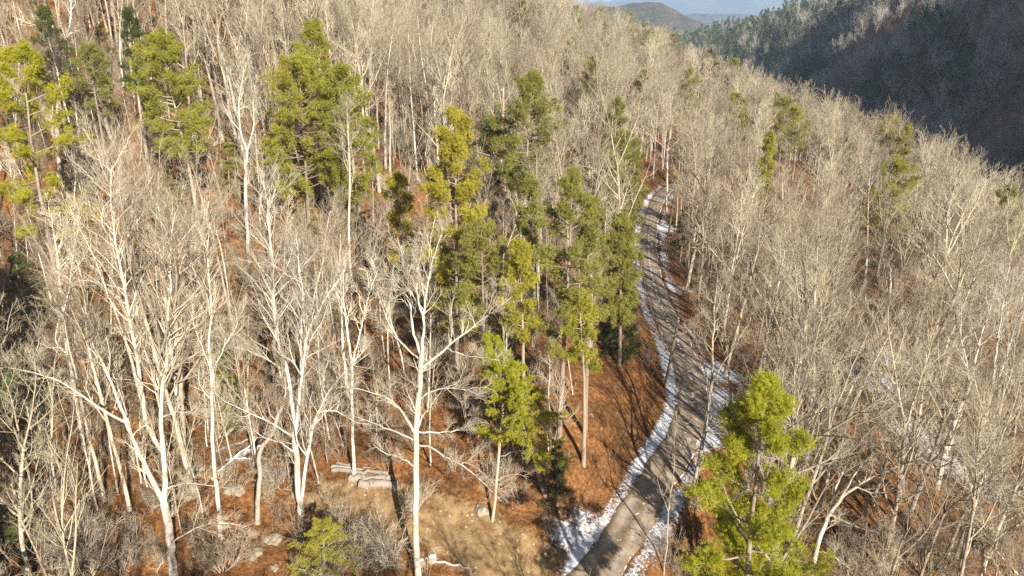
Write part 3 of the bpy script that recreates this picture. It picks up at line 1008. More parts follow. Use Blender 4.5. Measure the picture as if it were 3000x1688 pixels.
hero("big leaning tree at far right, the nearer of two tall dark based trunks", (2432, 1280), 0.27, [
    (0.27, 0.16, [(2432, 1280), (2457, 1150), (2482, 1025), (2500, 970)]),
    (0.12, 0.02, [(2500, 975), (2517, 935, 0.3), (2545, 860, 0.6), (2560, 780, 1), (2590, 690, 1.5)]),
    (0.11, 0.02, [(2499, 972), (2500, 900, -0.5), (2515, 820, -1), (2530, 720, -1.6), (2540, 650, -2)]),
    (0.06, 0.015, [(2480, 1030), (2450, 960, -0.8), (2425, 910, -1.4), (2400, 870, -2)]),
    (0.06, 0.015, [(2490, 1000), (2530, 950, -1), (2580, 930, -1.8)]),
], seed=30)
hero("dark based tall tree leaning right, just left of the nearer leaning trunk", (2358, 1232), 0.24, [
    (0.24, 0.15, [(2358, 1232), (2382, 1115), (2407, 1045), (2437, 975)]),
    (0.12, 0.02, [(2437, 978), (2457, 890, 0.4), (2468, 840, 0.7), (2492, 780, 1.1), (2512, 700, 1.6)]),
    (0.09, 0.02, [(2440, 965), (2430, 900, -0.5), (2415, 840, -0.9), (2420, 760, -1.4)]),
    (0.06, 0.015, [(2408, 1042), (2370, 1000, -0.8), (2330, 950, -1.4), (2300, 880, -2)]),
], seed=31)
hero("low white tree spreading wide to the right behind the big clumpy pine", (2037, 1462), 0.2, [
    (0.2, 0.14, [(2037, 1462), (2047, 1410), (2067, 1335), (2087, 1292)]),
    (0.12, 0.015, [(2087, 1294), (2117, 1250, -0.4), (2167, 1215, -0.8), (2217, 1186, -1.4), (2290, 1165, -2), (2350, 1160, -2.4)]),
    (0.09, 0.015, [(2086, 1295), (2100, 1230, 0.3), (2130, 1160, 0.7), (2180, 1090, 1.2), (2230, 1040, 1.8)]),
    (0.07, 0.012, [(2087, 1296), (2137, 1318, -0.8), (2192, 1338, -1.6), (2262, 1350, -2.4)]),
    (0.08, 0.012, [(2115, 1252, -0.4), (2150, 1190, -1.2), (2210, 1120, -2), (2260, 1085, -2.6)]),
    (0.06, 0.012, [(2055, 1385), (2100, 1400, -0.8), (2140, 1430, -1.4)]),
], seed=32)
hero("gnarled grey tree with crooked arms at the upper left hillside", (152, 470), 0.26, [
    (0.26, 0.17, [(152, 470), (146, 380), (143, 280), (146, 210), (148, 140)]),
    (0.11, 0.02, [(148, 145), (143, 95, -0.5), (106, 70, -1), (62, 55, -1.8), (30, 40, -2.5)]),
    (0.12, 0.02, [(148, 142), (168, 92, 0.5), (186, 76, 1), (214, 82, 1.6), (224, 110, 2)]),
    (0.10, 0.02, [(168, 92, 0.5), (180, 40, 0), (176, -20, -0.5), (190, -80, -1)]),
    (0.06, 0.015, [(110, 72, -1), (108, 55, -1.5), (130, 46, -2)]),
], seed=33)
hero("white barked tree standing in front of the round topped pine, limbs in a wide V", (1313, 655), 0.2, [
    (0.2, 0.13, [(1313, 655), (1311, 575), (1318, 522)]),
    (0.10, 0.015, [(1318, 524), (1309, 480, 0.3), (1299, 425, 0.6), (1289, 380, 0.9), (1264, 335, 1.4)]),
    (0.10, 0.015, [(1318, 520), (1344, 450, -0.5), (1364, 400, -1), (1399, 338, -1.6)]),
    (0.06, 0.012, [(1306, 475, 0.3), (1283, 450, -0.4), (1230, 418, -1)]),
    (0.05, 0.012, [(1340, 460, -0.4), (1375, 440, 0.3), (1400, 425, 0.8)]),
], seed=34)
hero("spreading grey tree beyond the road's far end with wide white limbs", (1676, 545), 0.2, [
    (0.2, 0.13, [(1676, 545), (1678, 460), (1679, 378)]),
    (0.09, 0.015, [(1679, 380), (1650, 352, -0.6), (1612, 322, -1.2)]),
    (0.09, 0.015, [(1679, 380), (1690, 320, 0.3), (1684, 270, 0.6), (1695, 230, 1)]),
    (0.08, 0.015, [(1679, 378), (1712, 350, -0.4), (1740, 320, -0.9), (1765, 270, -1.5)]),
    (0.05, 0.012, [(1650, 352, -0.6), (1640, 310, -0.2), (1632, 270, 0.2)]),
], seed=35)
hero("double stemmed pale tree in the brown gap between the crooked trunk and the pines", (890, 1200), 0.16, [
    (0.16, 0.10, [(890, 1200), (888, 1100), (886, 990), (884, 900)]),
    (0.09, 0.012, [(884, 905), (872, 820, 0.4), (862, 740, 0.9), (866, 650, 1.3)]),
    (0.08, 0.012, [(885, 915), (908, 830, -0.5), (925, 750, -1), (950, 680, -1.5)]),
], seed=36)
hero("tall forked pale tree on the upper slope above the twin stumps of brown gap", (627, 660), 0.22, [
    (0.24, 0.16, [(627, 660), (620, 560), (617, 470), (621, 380)]),
    (0.11, 0.02, [(621, 384), (605, 330, 0.4), (598, 270, 0.8), (612, 190, 1.2), (630, 130, 1.6)]),
    (0.11, 0.02, [(621, 382), (640, 320, -0.5), (636, 250, -1), (648, 180, -1.6)]),
    (0.06, 0.012, [(604, 330, 0.4), (570, 290, -0.4), (555, 240, -1)]),
], seed=37)
hero("slim light tree with a single stem in the brown gap between pines", (690, 745), 0.15, [
    (0.15, 0.09, [(690, 745), (684, 660), (676, 570), (672, 500)]),
    (0.07, 0.012, [(672, 505), (660, 450, 0.4), (664, 400, 0.8)]),
    (0.06, 0.012, [(674, 530), (692, 480, -0.4), (706, 430, -0.9)]),
], seed=38)

hero("thin forked grey stem in front of the lower road, right of the pavement's snow edge", (1668, 1455), 0.075, [
    (0.075, 0.045, [(1668, 1455), (1676, 1380), (1680, 1300), (1690, 1225)]),
    (0.035, 0.008, [(1690, 1228), (1698, 1170, 0.2), (1694, 1110, 0.4), (1704, 1060, 0.6)]),
    (0.03, 0.008, [(1682, 1290), (1662, 1230, -0.4), (1650, 1180, -0.7)]),
], white=M_BARK, seed=41, twig=dict(n2=3, n3=4, n4=3))
hero("thin pale twin sapling before the lime evergreen, on the gully's edge", (1372, 1262), 0.085, [
    (0.085, 0.05, [(1372, 1262), (1376, 1170), (1382, 1070), (1380, 980)]),
    (0.045, 0.008, [(1380, 985), (1384, 920, 0.3), (1378, 860, 0.5)]),
    (0.05, 0.01, [(1373, 1230), (1398, 1100, -0.4), (1408, 1030, -0.6), (1420, 960, -1)]),
], seed=42, twig=dict(n2=4, n3=4, n4=3))
hero("slanting slim grey tree behind the pale pointed rock", (1238, 1318), 0.13, [
    (0.13, 0.09, [(1238, 1318), (1250, 1200), (1262, 1080), (1266, 960)]),
    (0.08, 0.012, [(1266, 965), (1270, 880, 0.4), (1264, 800, 0.8), (1272, 720, 1.2)]),
    (0.05, 0.01, [(1256, 1150), (1300, 1130, -0.8), (1345, 1140, -1.4)]),
    (0.05, 0.01, [(1260, 1100), (1225, 1060, 0.7), (1195, 1050, 1.2)]),
    (0.045, 0.01, [(1248, 1210), (1290, 1190, 0.6), (1330, 1200, 1.2)]),
], white=M_PBARK, seed=43, twig=dict(n2=5, n3=5, n4=3))

# ---------------------------------------------------------------- conifers placed by crown top
PINES = []
CON = []


def solve(u, v, Ht, lo=36.0):
    r = ray(u, v)
    d = np.arange(lo, 900, 0.5)
    p = r[None] * d[:, None]
    hh = p[:, 2] - H(p[:, 0], p[:, 1])
    near = d < 430
    ok = (hh <= Ht) & near
    i = int(np.argmax(ok)) if ok.any() else int(np.argmin(np.where(near, hh, 1e9)))
    hh = np.minimum(hh, 26.0)
    return p[i], float(hh[i]), float(d[i])


def conifer(name, label, cat, u, v, Ht, wpx, crown0, mat, kind='pine', seed=0, lo=36.0, group=None, rot=None, **kw):
    top, hh, dep = solve(u, v, Ht, lo)
    g = np.array([top[0], top[1], Hs(top[0], top[1])])
    width = wpx * K / FPX * dep
    root = bpy.data.objects.new(name, None)
    COL.objects.link(root)
    root.location = g
    root.rotation_euler.z = rot if rot is not None else seed * 1.3
    tag(root, label, cat, group)
    mt, mf = pine_meshes(seed, hh, width, crown0, mat, kind, **kw)
    obj("trunk", mt, root)
    obj("foliage", mf, root)
    PINES.append((g[0], g[1], max(2.0, width * 0.3)))
    if name == 'pine_tree':
        CON.append((u, v, wpx, dep, hh * (1 - crown0) * FPX / K / dep))
    return root


conifer("pine_tree", "dense yellow green pine with a tapered rounded crown, standing alone upper left", "pine tree", 430, 90, 21, 168, 0.48, M_NEED, seed=101, nb=72, tufts=7400, gaps=0.08)
conifer("pine_tree", "pine cut by the left frame edge, flat layered golden green boughs", "pine tree", 8, 112, 24, 270, 0.36, M_NEED_Y, seed=102, nb=40, tufts=4600, gaps=0.6, top_round=0.2)
conifer("pine_tree", "broad bushy yellow green pine, widest crown of the upper pine cluster", "pine tree", 735, 150, 20, 225, 0.34, M_NEED, seed=103, nb=78, tufts=8200, gaps=0.15)
conifer("pine_tree", "pine with a slightly darker crown touching the broad bushy pine's right side", "pine tree", 880, 165, 20, 150, 0.34, M_NEED, seed=104, nb=76, tufts=7800, gaps=0.05)
conifer("pine_tree", "pale narrow pine top rising behind the broad bushy pine", "pine tree", 768, 52, 21, 105, 0.45, M_NEED, seed=105, lo=60, nb=54, tufts=4600, gaps=0.1)
conifer("pine_tree", "tall bright lime pine with open lower boughs, in the middle of the wood", "pine tree", 1128, 278, 23, 170, 0.30, M_NEED, seed=106, nb=60, tufts=6200, gaps=0.35)
conifer("pine_tree", "round topped grey green pine behind the white V limbed tree", "pine tree", 1312, 192, 21, 165, 0.45, M_NEED_D, seed=107, nb=70, tufts=6500, gaps=0.05)
conifer("pine_tree", "small pine with a leaning top left of the tall lime pine", "pine tree", 1005, 440, 14, 85, 0.35, M_NEED, seed=108, nb=34, tufts=2200)
conifer("pine_tree", "airy pine below the round topped one, first of the roadside pines", "pine tree", 1425, 425, 21, 165, 0.36, M_NEED_D, seed=109, nb=42, tufts=3000, gaps=0.6)
conifer("pine_tree", "mid green pine with a bare straight lower trunk above the brown bank", "pine tree", 1495, 500, 19, 125, 0.50, M_NEED_D, seed=110, nb=34, tufts=2100, gaps=0.5)
conifer("pine_tree", "slender pine with small lower crown clump beside two bare trunks on the bank", "pine tree", 1485, 745, 14, 100, 0.62, M_NEED, seed=111, nb=22, tufts=1500, gaps=0.3)
conifer("pine_tree", "bluish green pine leaning left under the tall lime pine", "pine tree", 1215, 560, 17, 150, 0.5, M_NEED_D, seed=112, nb=36, tufts=2400, gaps=0.5)
conifer("pine_tree", "small green pine low between the lime pine and the roadside pines", "pine tree", 1330, 615, 17, 100, 0.6, M_NEED, seed=113, nb=28, tufts=2200, gaps=0.3)
conifer("pine_tree", "soft green pine touching the left side of the road's far bend", "pine tree", 1570, 340, 19, 125, 0.06, M_NEED_D, seed=114, nb=80, tufts=6500, lo=85, gaps=0.05)
conifer("pine_tree", "faint bushy pine hiding the road's far end from the left", "pine tree", 1588, 290, 18, 95, 0.1, M_NEED_D, seed=125, nb=60, tufts=4200, lo=100, gaps=0.1)
conifer("pine_tree", "shaggy pine low at the road's inner edge, above the snow bank", "pine tree", 1580, 545, 14, 100, 0.35, M_NEED_D, seed=115, nb=70, tufts=5200, gaps=0.05)
conifer("pine_tree", "dark low conifer at the top of the brown bank beside the road", "pine tree", 1565, 745, 6, 85, 0.05, M_NEED_G, seed=116, nb=36, tufts=2000)
conifer("pine_tree", "closest pine, clumpy yellow green crown with dead inner boughs at lower right", "pine tree", 1962, 975, 23.5, 350, 0.22, M_NEED_Y, seed=117, nb=52, tufts=9500, k=16, gaps=0.4, lo=28, top_round=0.5, nl=0.18, nw=0.018)
conifer("pine_tree", "lower companion of the closest pine, half hidden under its left boughs", "pine tree", 1870, 1250, 9, 160, 0.1, M_NEED_Y, seed=118, nb=34, tufts=3400, gaps=0.35)
conifer("hemlock_tree", "bright lime feathery evergreen leaning over the brown bank's foot", "hemlock", 1385, 815, 14, 225, 0.36, M_NEED_Y, 'hemlock', seed=119, nb=70, tufts=9000, k=9, lean=-0.24, nl=0.15, nw=0.028, rot=0.0)
conifer("hemlock_tree", "feathery yellow green evergreen bush in the bottom foreground, flecked with snow", "hemlock", 800, 1318, 5.0, 235, 0.05, M_NEED, 'hemlock', seed=120, nb=46, tufts=2600, k=9, gaps=0.5, nl=0.12, nw=0.022)
conifer("hemlock_tree", "dark green evergreen in the gully, under the bright lime evergreen", "hemlock", 1405, 1110, 6, 80, 0.05, M_NEED_G, 'hemlock', seed=121, nb=30, tufts=1500, k=8, nl=0.10)
conifer("hemlock_tree", "deep green evergreen right of the road's far end", "hemlock", 1722, 520, 8, 80, 0.05, M_NEED_G, 'hemlock', seed=122, nb=44, tufts=3600, k=8, nl=0.12)
conifer("pine_tree", "lone bushy pine with visible dark trunk on the right slope", "pine tree", 2258, 408, 17, 130, 0.42, M_NEED, seed=123, nb=44, tufts=3400, gaps=0.4, lo=60)
conifer("pine_tree", "compact golden pine on the right slope below the small ragged pines", "pine tree", 2002, 275, 17, 84, 0.42, M_NEED, seed=124, nb=40, tufts=2600, lo=80)
HEX = [(1865, 238, 60, M_NEED, "bushy green pine on the right slope, above the golden one"), (1985, 250, 70, M_NEED_D, "ragged sparse pine just above the compact golden pine"),
       (1930, 335, 34, M_NEED, "tiny pine left of the compact golden pine"), (1735, 178, 66, M_NEED_D, "pointed grey green pine on the middle slope"),
       (1785, 130, 58, M_NEED_G, "dark ball shaped pine near the ridge end"), (1645, 82, 62, M_NEED_D, "darkest pine of the ridge group above the road's end"),
       (1690, 88, 60, M_NEED_D, "right hand pine of the ridge group above the road's end"), (1620, 60, 46, M_NEED_D, "smaller pine at the left of the ridge group"),
       (1525, 20, 46, M_NEED_D, "pine breaking the skyline near the blue hills"), (1480, 140, 44, M_NEED, "olive pine low on the far middle slope"),
       (1425, 95, 40, M_NEED_D, "dull ragged pine left of the far olive pine"), (1305, 4, 48, M_NEED_D, "pine at the top frame edge, mid slope"),
       (1445, 15, 34, M_NEED_D, "small pine on the skyline at the hill's shoulder"), (1585, 30, 34, M_NEED_D, "small skyline pine between two larger ones"),
       (2240, 292, 58, M_NEED, "golden pine low on the slope's edge, before the dark hill"), (2280, 318, 40, M_NEED, "smaller golden pine at the slope's edge, before the dark hill"),
       (1845, 150, 52, M_NEED_D, "olive pine beside the dark ball shaped pine"), (1625, 178, 40, M_NEED_D, "faint olive pine on the middle slope under the ridge group"),
       (2545, 465, 66, M_NEED_D, "grey green pine at the right frame edge"), (1560, 250, 60, M_NEED_D, "sparse open pine right of the round topped pine"),
       (215, 120, 100, M_NEED_D, "faded olive pine between the gnarled tree and the lone dense pine"), (2110, 960, 90, M_NEED_G, "dark evergreen hidden behind bare limbs on the lower right slope"),
       (1230, 300, 90, M_NEED_D, "dim pine tucked behind the tall lime pine"), (1345, 430, 70, M_NEED_D, "narrow pine under the round topped pine's right side"),
       (300, 22, 60, M_NEED_G, "dark conifer at the upper left hilltop"), (100, 20, 70, M_NEED_G, "dark shaggy conifer behind the gnarled tree's arms"),
       (1960, 232, 36, M_NEED_D, "little pine above the ragged sparse pine"), (2140, 350, 30, M_NEED_D, "dim small pine in the middle of the right slope")]
for i, (u, v, w, mt_, lab) in enumerate(HEX):
    dark_under = lab.startswith(("dim", "dark evergreen", "faded"))
    conifer("pine_tree", lab, "pine tree", u, v, 19 if not dark_under else 15, w * 1.12, 0.55, mt_, seed=140 + i, lo=60, nb=36, tufts=1700, gaps=0.3, k=10, nl=0.26, nw=0.035)
for i, (u, v, w) in enumerate([(30, 640, 150), (60, 880, 110), (560, 880, 110), (20, 1230, 120), (420, 420, 120), (560, 350, 90), (900, 470, 80), (2050, 520, 60), (2480, 480, 60), (760, 470, 90), (250, 60, 110), (380, 40, 90), (20, 230, 130), (560, 90, 80), (180, 330, 110), (640, 30, 80), (120, 150, 100)]):
    conifer("hemlock_tree", ["dark understory evergreen at the left frame edge, below the layered pine", "low dark evergreen against the left hollow", "olive evergreen sapling in front of the brown slope",
            "shaded evergreen sprig at the lower left corner", "low evergreen beneath the lone dense pine", "understory evergreen right of the lone dense pine", "low evergreen under the broad bushy pine's right side",
            "small evergreen deep among bare crowns, right slope", "small evergreen near the right slope's edge", "understory evergreen beneath the broad bushy pine", "dull evergreen right of the dark hilltop conifer", "dull small evergreen at the hilltop above the lone dense pine",
            "dark evergreen behind the layered pine", "small dull evergreen left of the pale narrow pine top", "dull evergreen beside the gnarled tree's trunk", "small evergreen at the top frame edge above the bushy pine",
            "dark evergreen under the gnarled tree's left arm"][i], "hemlock",
            u, v, 6.5, w, 0.05, M_NEED_G if i in (0, 1, 3) or i > 9 else M_NEED_D, 'hemlock', seed=180 + i, nb=40, tufts=2600, k=8, nl=0.12, nw=0.022, lo=45)

# ---------------------------------------------------------------- bare wood: prototypes
PROTO = []
specs = [  # height, clear, radius, limbs, spread, fork
    (22, 0.45, 0.20, 11, 0.85, 0), (21, 0.50, 0.18, 9, 0.8, 2), (23, 0.42, 0.22, 11, 1.0, 3), (20, 0.50, 0.16, 10, 0.75, 0), (24, 0.55, 0.21, 9, 0.85, 2),
    (19, 0.40, 0.15, 11, 0.85, 0), (21, 0.38, 0.21, 12, 1.15, 3), (18, 0.55, 0.12, 8, 0.7, 0), (22, 0.55, 0.17, 8, 0.75, 2), (20, 0.35, 0.19, 12, 1.1, 2)]
DESC = ["straight", "two-forked", "three-forked", "slim upright", "high two-forked", "small bushy", "wide crowned", "thin pole-like", "narrow forked", "low branched"]
for i, (ht, cl, R, nl, sp, fk) in enumerate(specs):
    PROTO.append((ht, bare_tree_meshes(300 + i, ht, cl, R, nl, sp, 0, fk, lean=0.03, n2=6, n3=7 if i in (1, 2, 5, 6, 9) else 6, n4=4 if i in (1, 2, 5, 6, 9) else 3, tw=1.1, mat_t=M_WHITE if i in (3, 7) else None)))
LOD1 = []
for i, (ht, cl, R, nl, sp, fk) in enumerate(specs[:8]):
    LOD1.append((ht, bare_tree_meshes(400 + i, ht, cl, R, nl, sp, 1, fk, tw=2.1, n2=8, n3=7, n4=0, lean=0.03, one=True)))
LOD2 = []
for i, (ht, cl, R, nl, sp, fk) in enumerate(specs[:6]):
    LOD2.append((ht, bare_tree_meshes(450 + i, ht, 0.42, R * 1.2, nl + 2, sp * 1.55, 1, fk, tw=3.4, n2=7, n3=5, n4=0, lean=0.03, one=True, mat_t=M_DARK, mat_c=M_TWIG_FAR)))
PINE2 = [(ht, pine_meshes(480 + i, ht, w, c0, M_NEED_F, 'pine', nb=34, tufts=420, k=7, one=True, nl=0.55, nw=0.16)) for i, (ht, w, c0) in enumerate([(20, 6.5, 0.3), (17, 6, 0.2), (22, 7, 0.4)])]

# ---------------------------------------------------------------- where the wood stands
CLEAR_ROAD = [(1360, 1460), (1400, 1180), (1440, 1020), (1500, 930), (1560, 890), (1600, 720), (1612, 540), (1640, 520), (1672, 560), (1712, 680), (1735, 800), (1790, 930), (1800, 1040), (1730, 1180), (1700, 1300), (1640, 1460)]
CLEAR_DIRT = [(600, 1230), (800, 1180), (1180, 1240), (1400, 1380), (1400, 1500), (600, 1500)]


def candidates(step, x0, x1, y0, y1, seed):
    rng = np.random.default_rng(seed)
    xs = np.arange(x0, x1, step)
    ys = np.arange(y0, y1, step)
    A, B = np.meshgrid(xs, ys)
    A = A + rng.uniform(-0.48, 0.48, A.shape) * step + 0.5 * step * (np.arange(len(ys)) % 2)[:, None]
    B = B + rng.uniform(-0.48, 0.48, B.shape) * step
    return A.ravel(), B.ravel(), rng


def wood(step, x0, x1, y0, y1, seed, hmin=0.60, hmax=1.12):
    x, y, rng = candidates(step, x0, x1, y0, y1, seed)
    z = H(x, y)
    hs = rng.uniform(hmin, hmax, len(x))
    base = np.stack([x, y, z], -1)
    q0 = proj(base)
    tops = proj(base + np.array([0, 0, 1.0]) * (21 * hs)[:, None])
    dep = q0[:, 2]
    mu = 260 * 45 / np.maximum(dep, 20)
    inside = (tops[:, 0] > -mu) & (tops[:, 0] < 2576 + mu) & (tops[:, 1] < 1500) & (q0[:, 1] > -60) & (y > 0)
    rd, _, sd = road_dist(x, y)
    ok = inside & (rd > 3.4)
    pd = poly_dist(x, y, DIRT)
    ok &= pd > 0.8
    for cx, cy, cr in CENTRAL + PINES:
        ok &= np.hypot(x - cx, y - cy) > min(cr, 2.6)
    for fr in (0.0, 0.2, 0.4, 0.6, 0.8, 0.97):
        for du in (-1.2, 0, 1.2):
            q = proj(base + np.stack([np.full(len(x), du * (fr > 0.35) * 1.1), np.zeros(len(x)), 21 * hs * fr], -1))
            inr = in_poly(q[:, 0], q[:, 1], CLEAR_ROAD)
            ind = in_poly(q[:, 0], q[:, 1], CLEAR_DIRT)
            ok &= ~(inr & (fr > 0 or True))
            ok &= ~(ind & (y < 45))
    return x[ok], y[ok], z[ok], hs[ok], dep[ok], rng


nx1, ny1, nz1, nh1, nd1, rng1 = wood(3.6, -75, 110, 24, 400, 5)
lft = (nx1 < 12) & (rng1.uniform(0, 1, len(nx1)) < 0.15)
nx1, ny1, nz1, nh1, nd1 = nx1[~lft], ny1[~lft], nz1[~lft], nh1[~lft], nd1[~lft]
front = nd1 < 44
# close to the lens only the two lower corners hold crowns
tp = proj(np.stack([nx1, ny1, nz1 + 21 * nh1], -1))
bad = (front & (nx1 < 24) & (nx1 > 8)) | front & ~(((tp[:, 0] < 330) & (tp[:, 1] > 1080)) | ((tp[:, 0] > 2000) & (tp[:, 1] > 930)))
# keep what the photo shows clear of crowns: in front of the named pines
for (px_, py_, pr_), rad in zip(PINES[:18], [75, 90, 100, 70, 40, 80, 70, 30, 70, 50, 50, 60, 40, 40, 40, 30, 150, 70]):
    pass
keepm = ~bad
nx1, ny1, nz1, nh1, nd1 = nx1[keepm], ny1[keepm], nz1[keepm], nh1[keepm], nd1[keepm]
# trees that would stand right before a named pine's crown
SHOW = [(345, 90, 520, 300, 92), (0, 110, 130, 420, 80), (635, 150, 965, 420, 90), (740, 50, 830, 150, 110), (1075, 278, 1215, 640, 92), (1240, 192, 1395, 330, 105), (1350, 430, 1530, 740, 82), (1750, 975, 2120, 1460, 47),
        (1230, 815, 1390, 1120, 60), (1430, 640, 1535, 900, 75), (2205, 405, 2320, 545, 130), (1965, 270, 2040, 370, 180), (1560, 340, 1625, 760, 110)]
crown_mid = proj(np.stack([nx1, ny1, nz1 + 15.5 * nh1], -1))
crown_top = proj(np.stack([nx1, ny1, nz1 + 20.5 * nh1], -1))
hide = np.zeros(len(nx1), bool)
for a, b_, c_, d_, dl in SHOW:
    for q in (crown_mid, crown_top):
        mg = 2.3 * FPX / K / nd1
        hide |= (nd1 < dl) & (q[:, 0] > a - mg) & (q[:, 0] < c_ + mg) & (q[:, 1] > b_ - 20) & (q[:, 1] < d_ + 20)
for cu, cv, cw, cd, ch in CON:
    for q in (crown_mid, crown_top, proj(np.stack([nx1, ny1, nz1 + 18 * nh1], -1))):
        mg = 0.9 * FPX / K / nd1
        hide |= (nd1 < cd - 0.5) & (np.abs(q[:, 0] - cu) < cw * 0.40 + mg) & (q[:, 1] > cv - 6) & (q[:, 1] < cv + ch * 0.75)
thin = rng1.uniform(0, 1, len(nx1)) < 0.92
leftw = (crown_mid[:, 0] < 1250) & (nd1 < 95)
nh1 = np.where(crown_mid[:, 0] > 1700, nh1 * 0.93, nh1)
keepm = ~(hide & thin) & ~(leftw & (rng1.uniform(0, 1, len(nx1)) < 0.18))
nx1, ny1, nz1, nh1, nd1 = nx1[keepm], ny1[keepm], nz1[keepm], nh1[keepm], nd1[keepm]
order = np.argsort(nd1)
nx1, ny1, nz1, nh1, nd1 = nx1[order], ny1[order], nz1[order], nh1[order], nd1[order]
NI = min(272, len(nx1))
LAND = [(430, 1200, "the white Y tree"), (755, 1150, "the multi-stemmed white tree"), (1050, 1150, "the lone straight white tree"), (430, 230, "the lone dense pine"), (60, 280, "the layered pine at the left"),
        (740, 300, "the broad bushy pine"), (1140, 450, "the tall lime pine"), (1310, 280, "the round topped pine"), (1440, 560, "the roadside pines"), (1310, 980, "the lime feathery evergreen"),
        (1670, 800, "the wooden pole"), (1760, 1100, "the leaning roadside tree"), (1930, 1200, "the closest pine"), (2260, 480, "the lone pine on the right slope"), (2000, 330, "the compact golden pine"),
        (2420, 1100, "the leaning trunk pair"), (150, 250, "the gnarled tree"), (660, 650, "the brown gap in the upper slope"), (950, 900, "the brown slope's pale double stem"), (1780, 500, "the road's far end"),
        (2100, 800, "the snowy gully on the right"), (150, 950, "the low limb over the left hollow"), (80, 1350, "the lower left corner"), (2250, 1350, "the low spreading white tree"), (2450, 800, "the right frame edge"),
        (1950, 650, "the dense wood right of the road"), (560, 850, "the olive sapling on the brown slope"), (300, 560, "the white Y tree's upper stem"), (900, 700, "the wood below the bushy pine"), (1000, 250, "the twiggy middle slope")]
for i in range(NI):
    q = proj(np.array([nx1[i], ny1[i], nz1[i] + 13 * nh1[i]]))
    k = int(rng1.choice([0, 3, 4, 7, 8, 7, 3] if (q[0] < 1250 and rng1.uniform() < 0.8) else [1, 2, 5, 6, 9, 0, 4]))
    ht, (mt, mc) = PROTO[k]
    s = nh1[i] * 21 / ht
    root = bpy.data.objects.new("bare_tree", None)
    COL.objects.link(root)
    root.location = (nx1[i], ny1[i], nz1[i])
    root.rotation_euler = (rng1.normal(0, 0.035), rng1.normal(0.02, 0.035), rng1.uniform(0, 6.28))
    w_ = s * rng1.uniform(0.8, 1.3)
    root.scale = (w_, w_, s)
    q = proj(np.array([nx1[i], ny1[i], nz1[i] + 13 * nh1[i]]))
    j = int(np.argmin([math.hypot(q[0] - a, q[1] - b_) for a, b_, _ in LAND]))
    a, b_, nm = LAND[j]
    du, dv = q[0] - a, q[1] - b_
    rel = ("left of" if du < 0 else "right of") if abs(du) > abs(dv) else ("uphill of" if dv < 0 else "downhill of")
    if math.hypot(du, dv) < 60:
        rel = "beside"
    size = "tall" if nh1[i] > 0.98 else ("short" if nh1[i] < 0.82 else "mid-sized")
    tag(root, f"{size} {DESC[k]} bare tree {rel} {nm}", "bare tree", "bare trees near " + nm)
    for pn, mm in (("trunk", mt), ("crown", mc)):
        obj(pn, mm, root)


SAP = []
for i, (ht, cl, R, nl, sp) in enumerate([(11, 0.40, 0.065, 9, 0.8), (9, 0.30, 0.05, 9, 0.9), (13, 0.50, 0.075, 8, 0.7), (7.5, 0.25, 0.045, 10, 1.0), (12, 0.35, 0.07, 10, 0.65)]):
    SAP.append((ht, bare_tree_meshes(800 + i, ht, cl, R, nl, sp, 0, 2 if i in (1, 4) else 0, lean=0.05, n2=5, n3=5, n4=3, tw=1.0, mat_t=M_WHITE if i in (0, 2, 4) else None, mat_c=M_TWIG_PALE if i == 2 else None)))
SDESC = ["slim", "short two-stemmed", "pole-like", "low bushy", "narrow twin-stemmed"]
sx, sy, rngs = candidates(2.9, -70, 40, 36, 105, 77)
sz = H(sx, sy)
q0 = proj(np.stack([sx, sy, sz], -1))
q1 = proj(np.stack([sx, sy, sz + 9], -1))
ok = (q0[:, 0] > -40) & (q0[:, 0] < 1750) & (q0[:, 1] < 1440) & (road_dist(sx, sy)[0] > 3.2) & (poly_dist(sx, sy, DIRT) > 0.6)
for q in (q0, q1, (q0 + q1) / 2):
    ok &= ~in_poly(q[:, 0], q[:, 1], CLEAR_ROAD)
ok &= ~in_poly(q1[:, 0], q1[:, 1], [(345, 90), (520, 90), (520, 300), (345, 300)]) & ~in_poly(q1[:, 0], q1[:, 1], [(635, 150), (965, 150), (965, 400), (635, 400)])
for cx, cy, cr in CENTRAL:
    ok &= np.hypot(sx - cx, sy - cy) > 1.0
idx = np.flatnonzero(ok)
idx = idx[np.argsort(q0[idx, 2])]
if len(idx) > 280:
    idx = np.sort(rngs.choice(idx, 280, replace=False))
for i in idx:
    k = int(rngs.integers(0, len(SAP)))
    ht, (mt, mc) = SAP[k]
    s_ = rngs.uniform(0.7, 1.15)
    root = bpy.data.objects.new("bare_sapling", None)
    COL.objects.link(root)
    root.location = (sx[i], sy[i], sz[i])
    root.rotation_euler = (rngs.normal(0, 0.05), rngs.normal(0, 0.05), rngs.uniform(0, 6.28))
    root.scale = (s_, s_, s_)
    q = proj(np.array([sx[i], sy[i], sz[i] + 5]))
    j = int(np.argmin([math.hypot(q[0] - a, q[1] - b_) for a, b_, _ in LAND]))
    a, b_, nm = LAND[j]
    du, dv = q[0] - a, q[1] - b_
    rel = ("left of" if du < 0 else "right of") if abs(du) > abs(dv) else ("uphill of" if dv < 0 else "downhill of")
    if math.hypot(du, dv) < 60:
        rel = "beside"
    tag(root, f"{SDESC[k]} leafless sapling {rel} {nm}", "sapling", "saplings near " + nm)
    for pn, mm in (("trunk", mt), ("crown", mc)):
        obj(pn, mm, root)

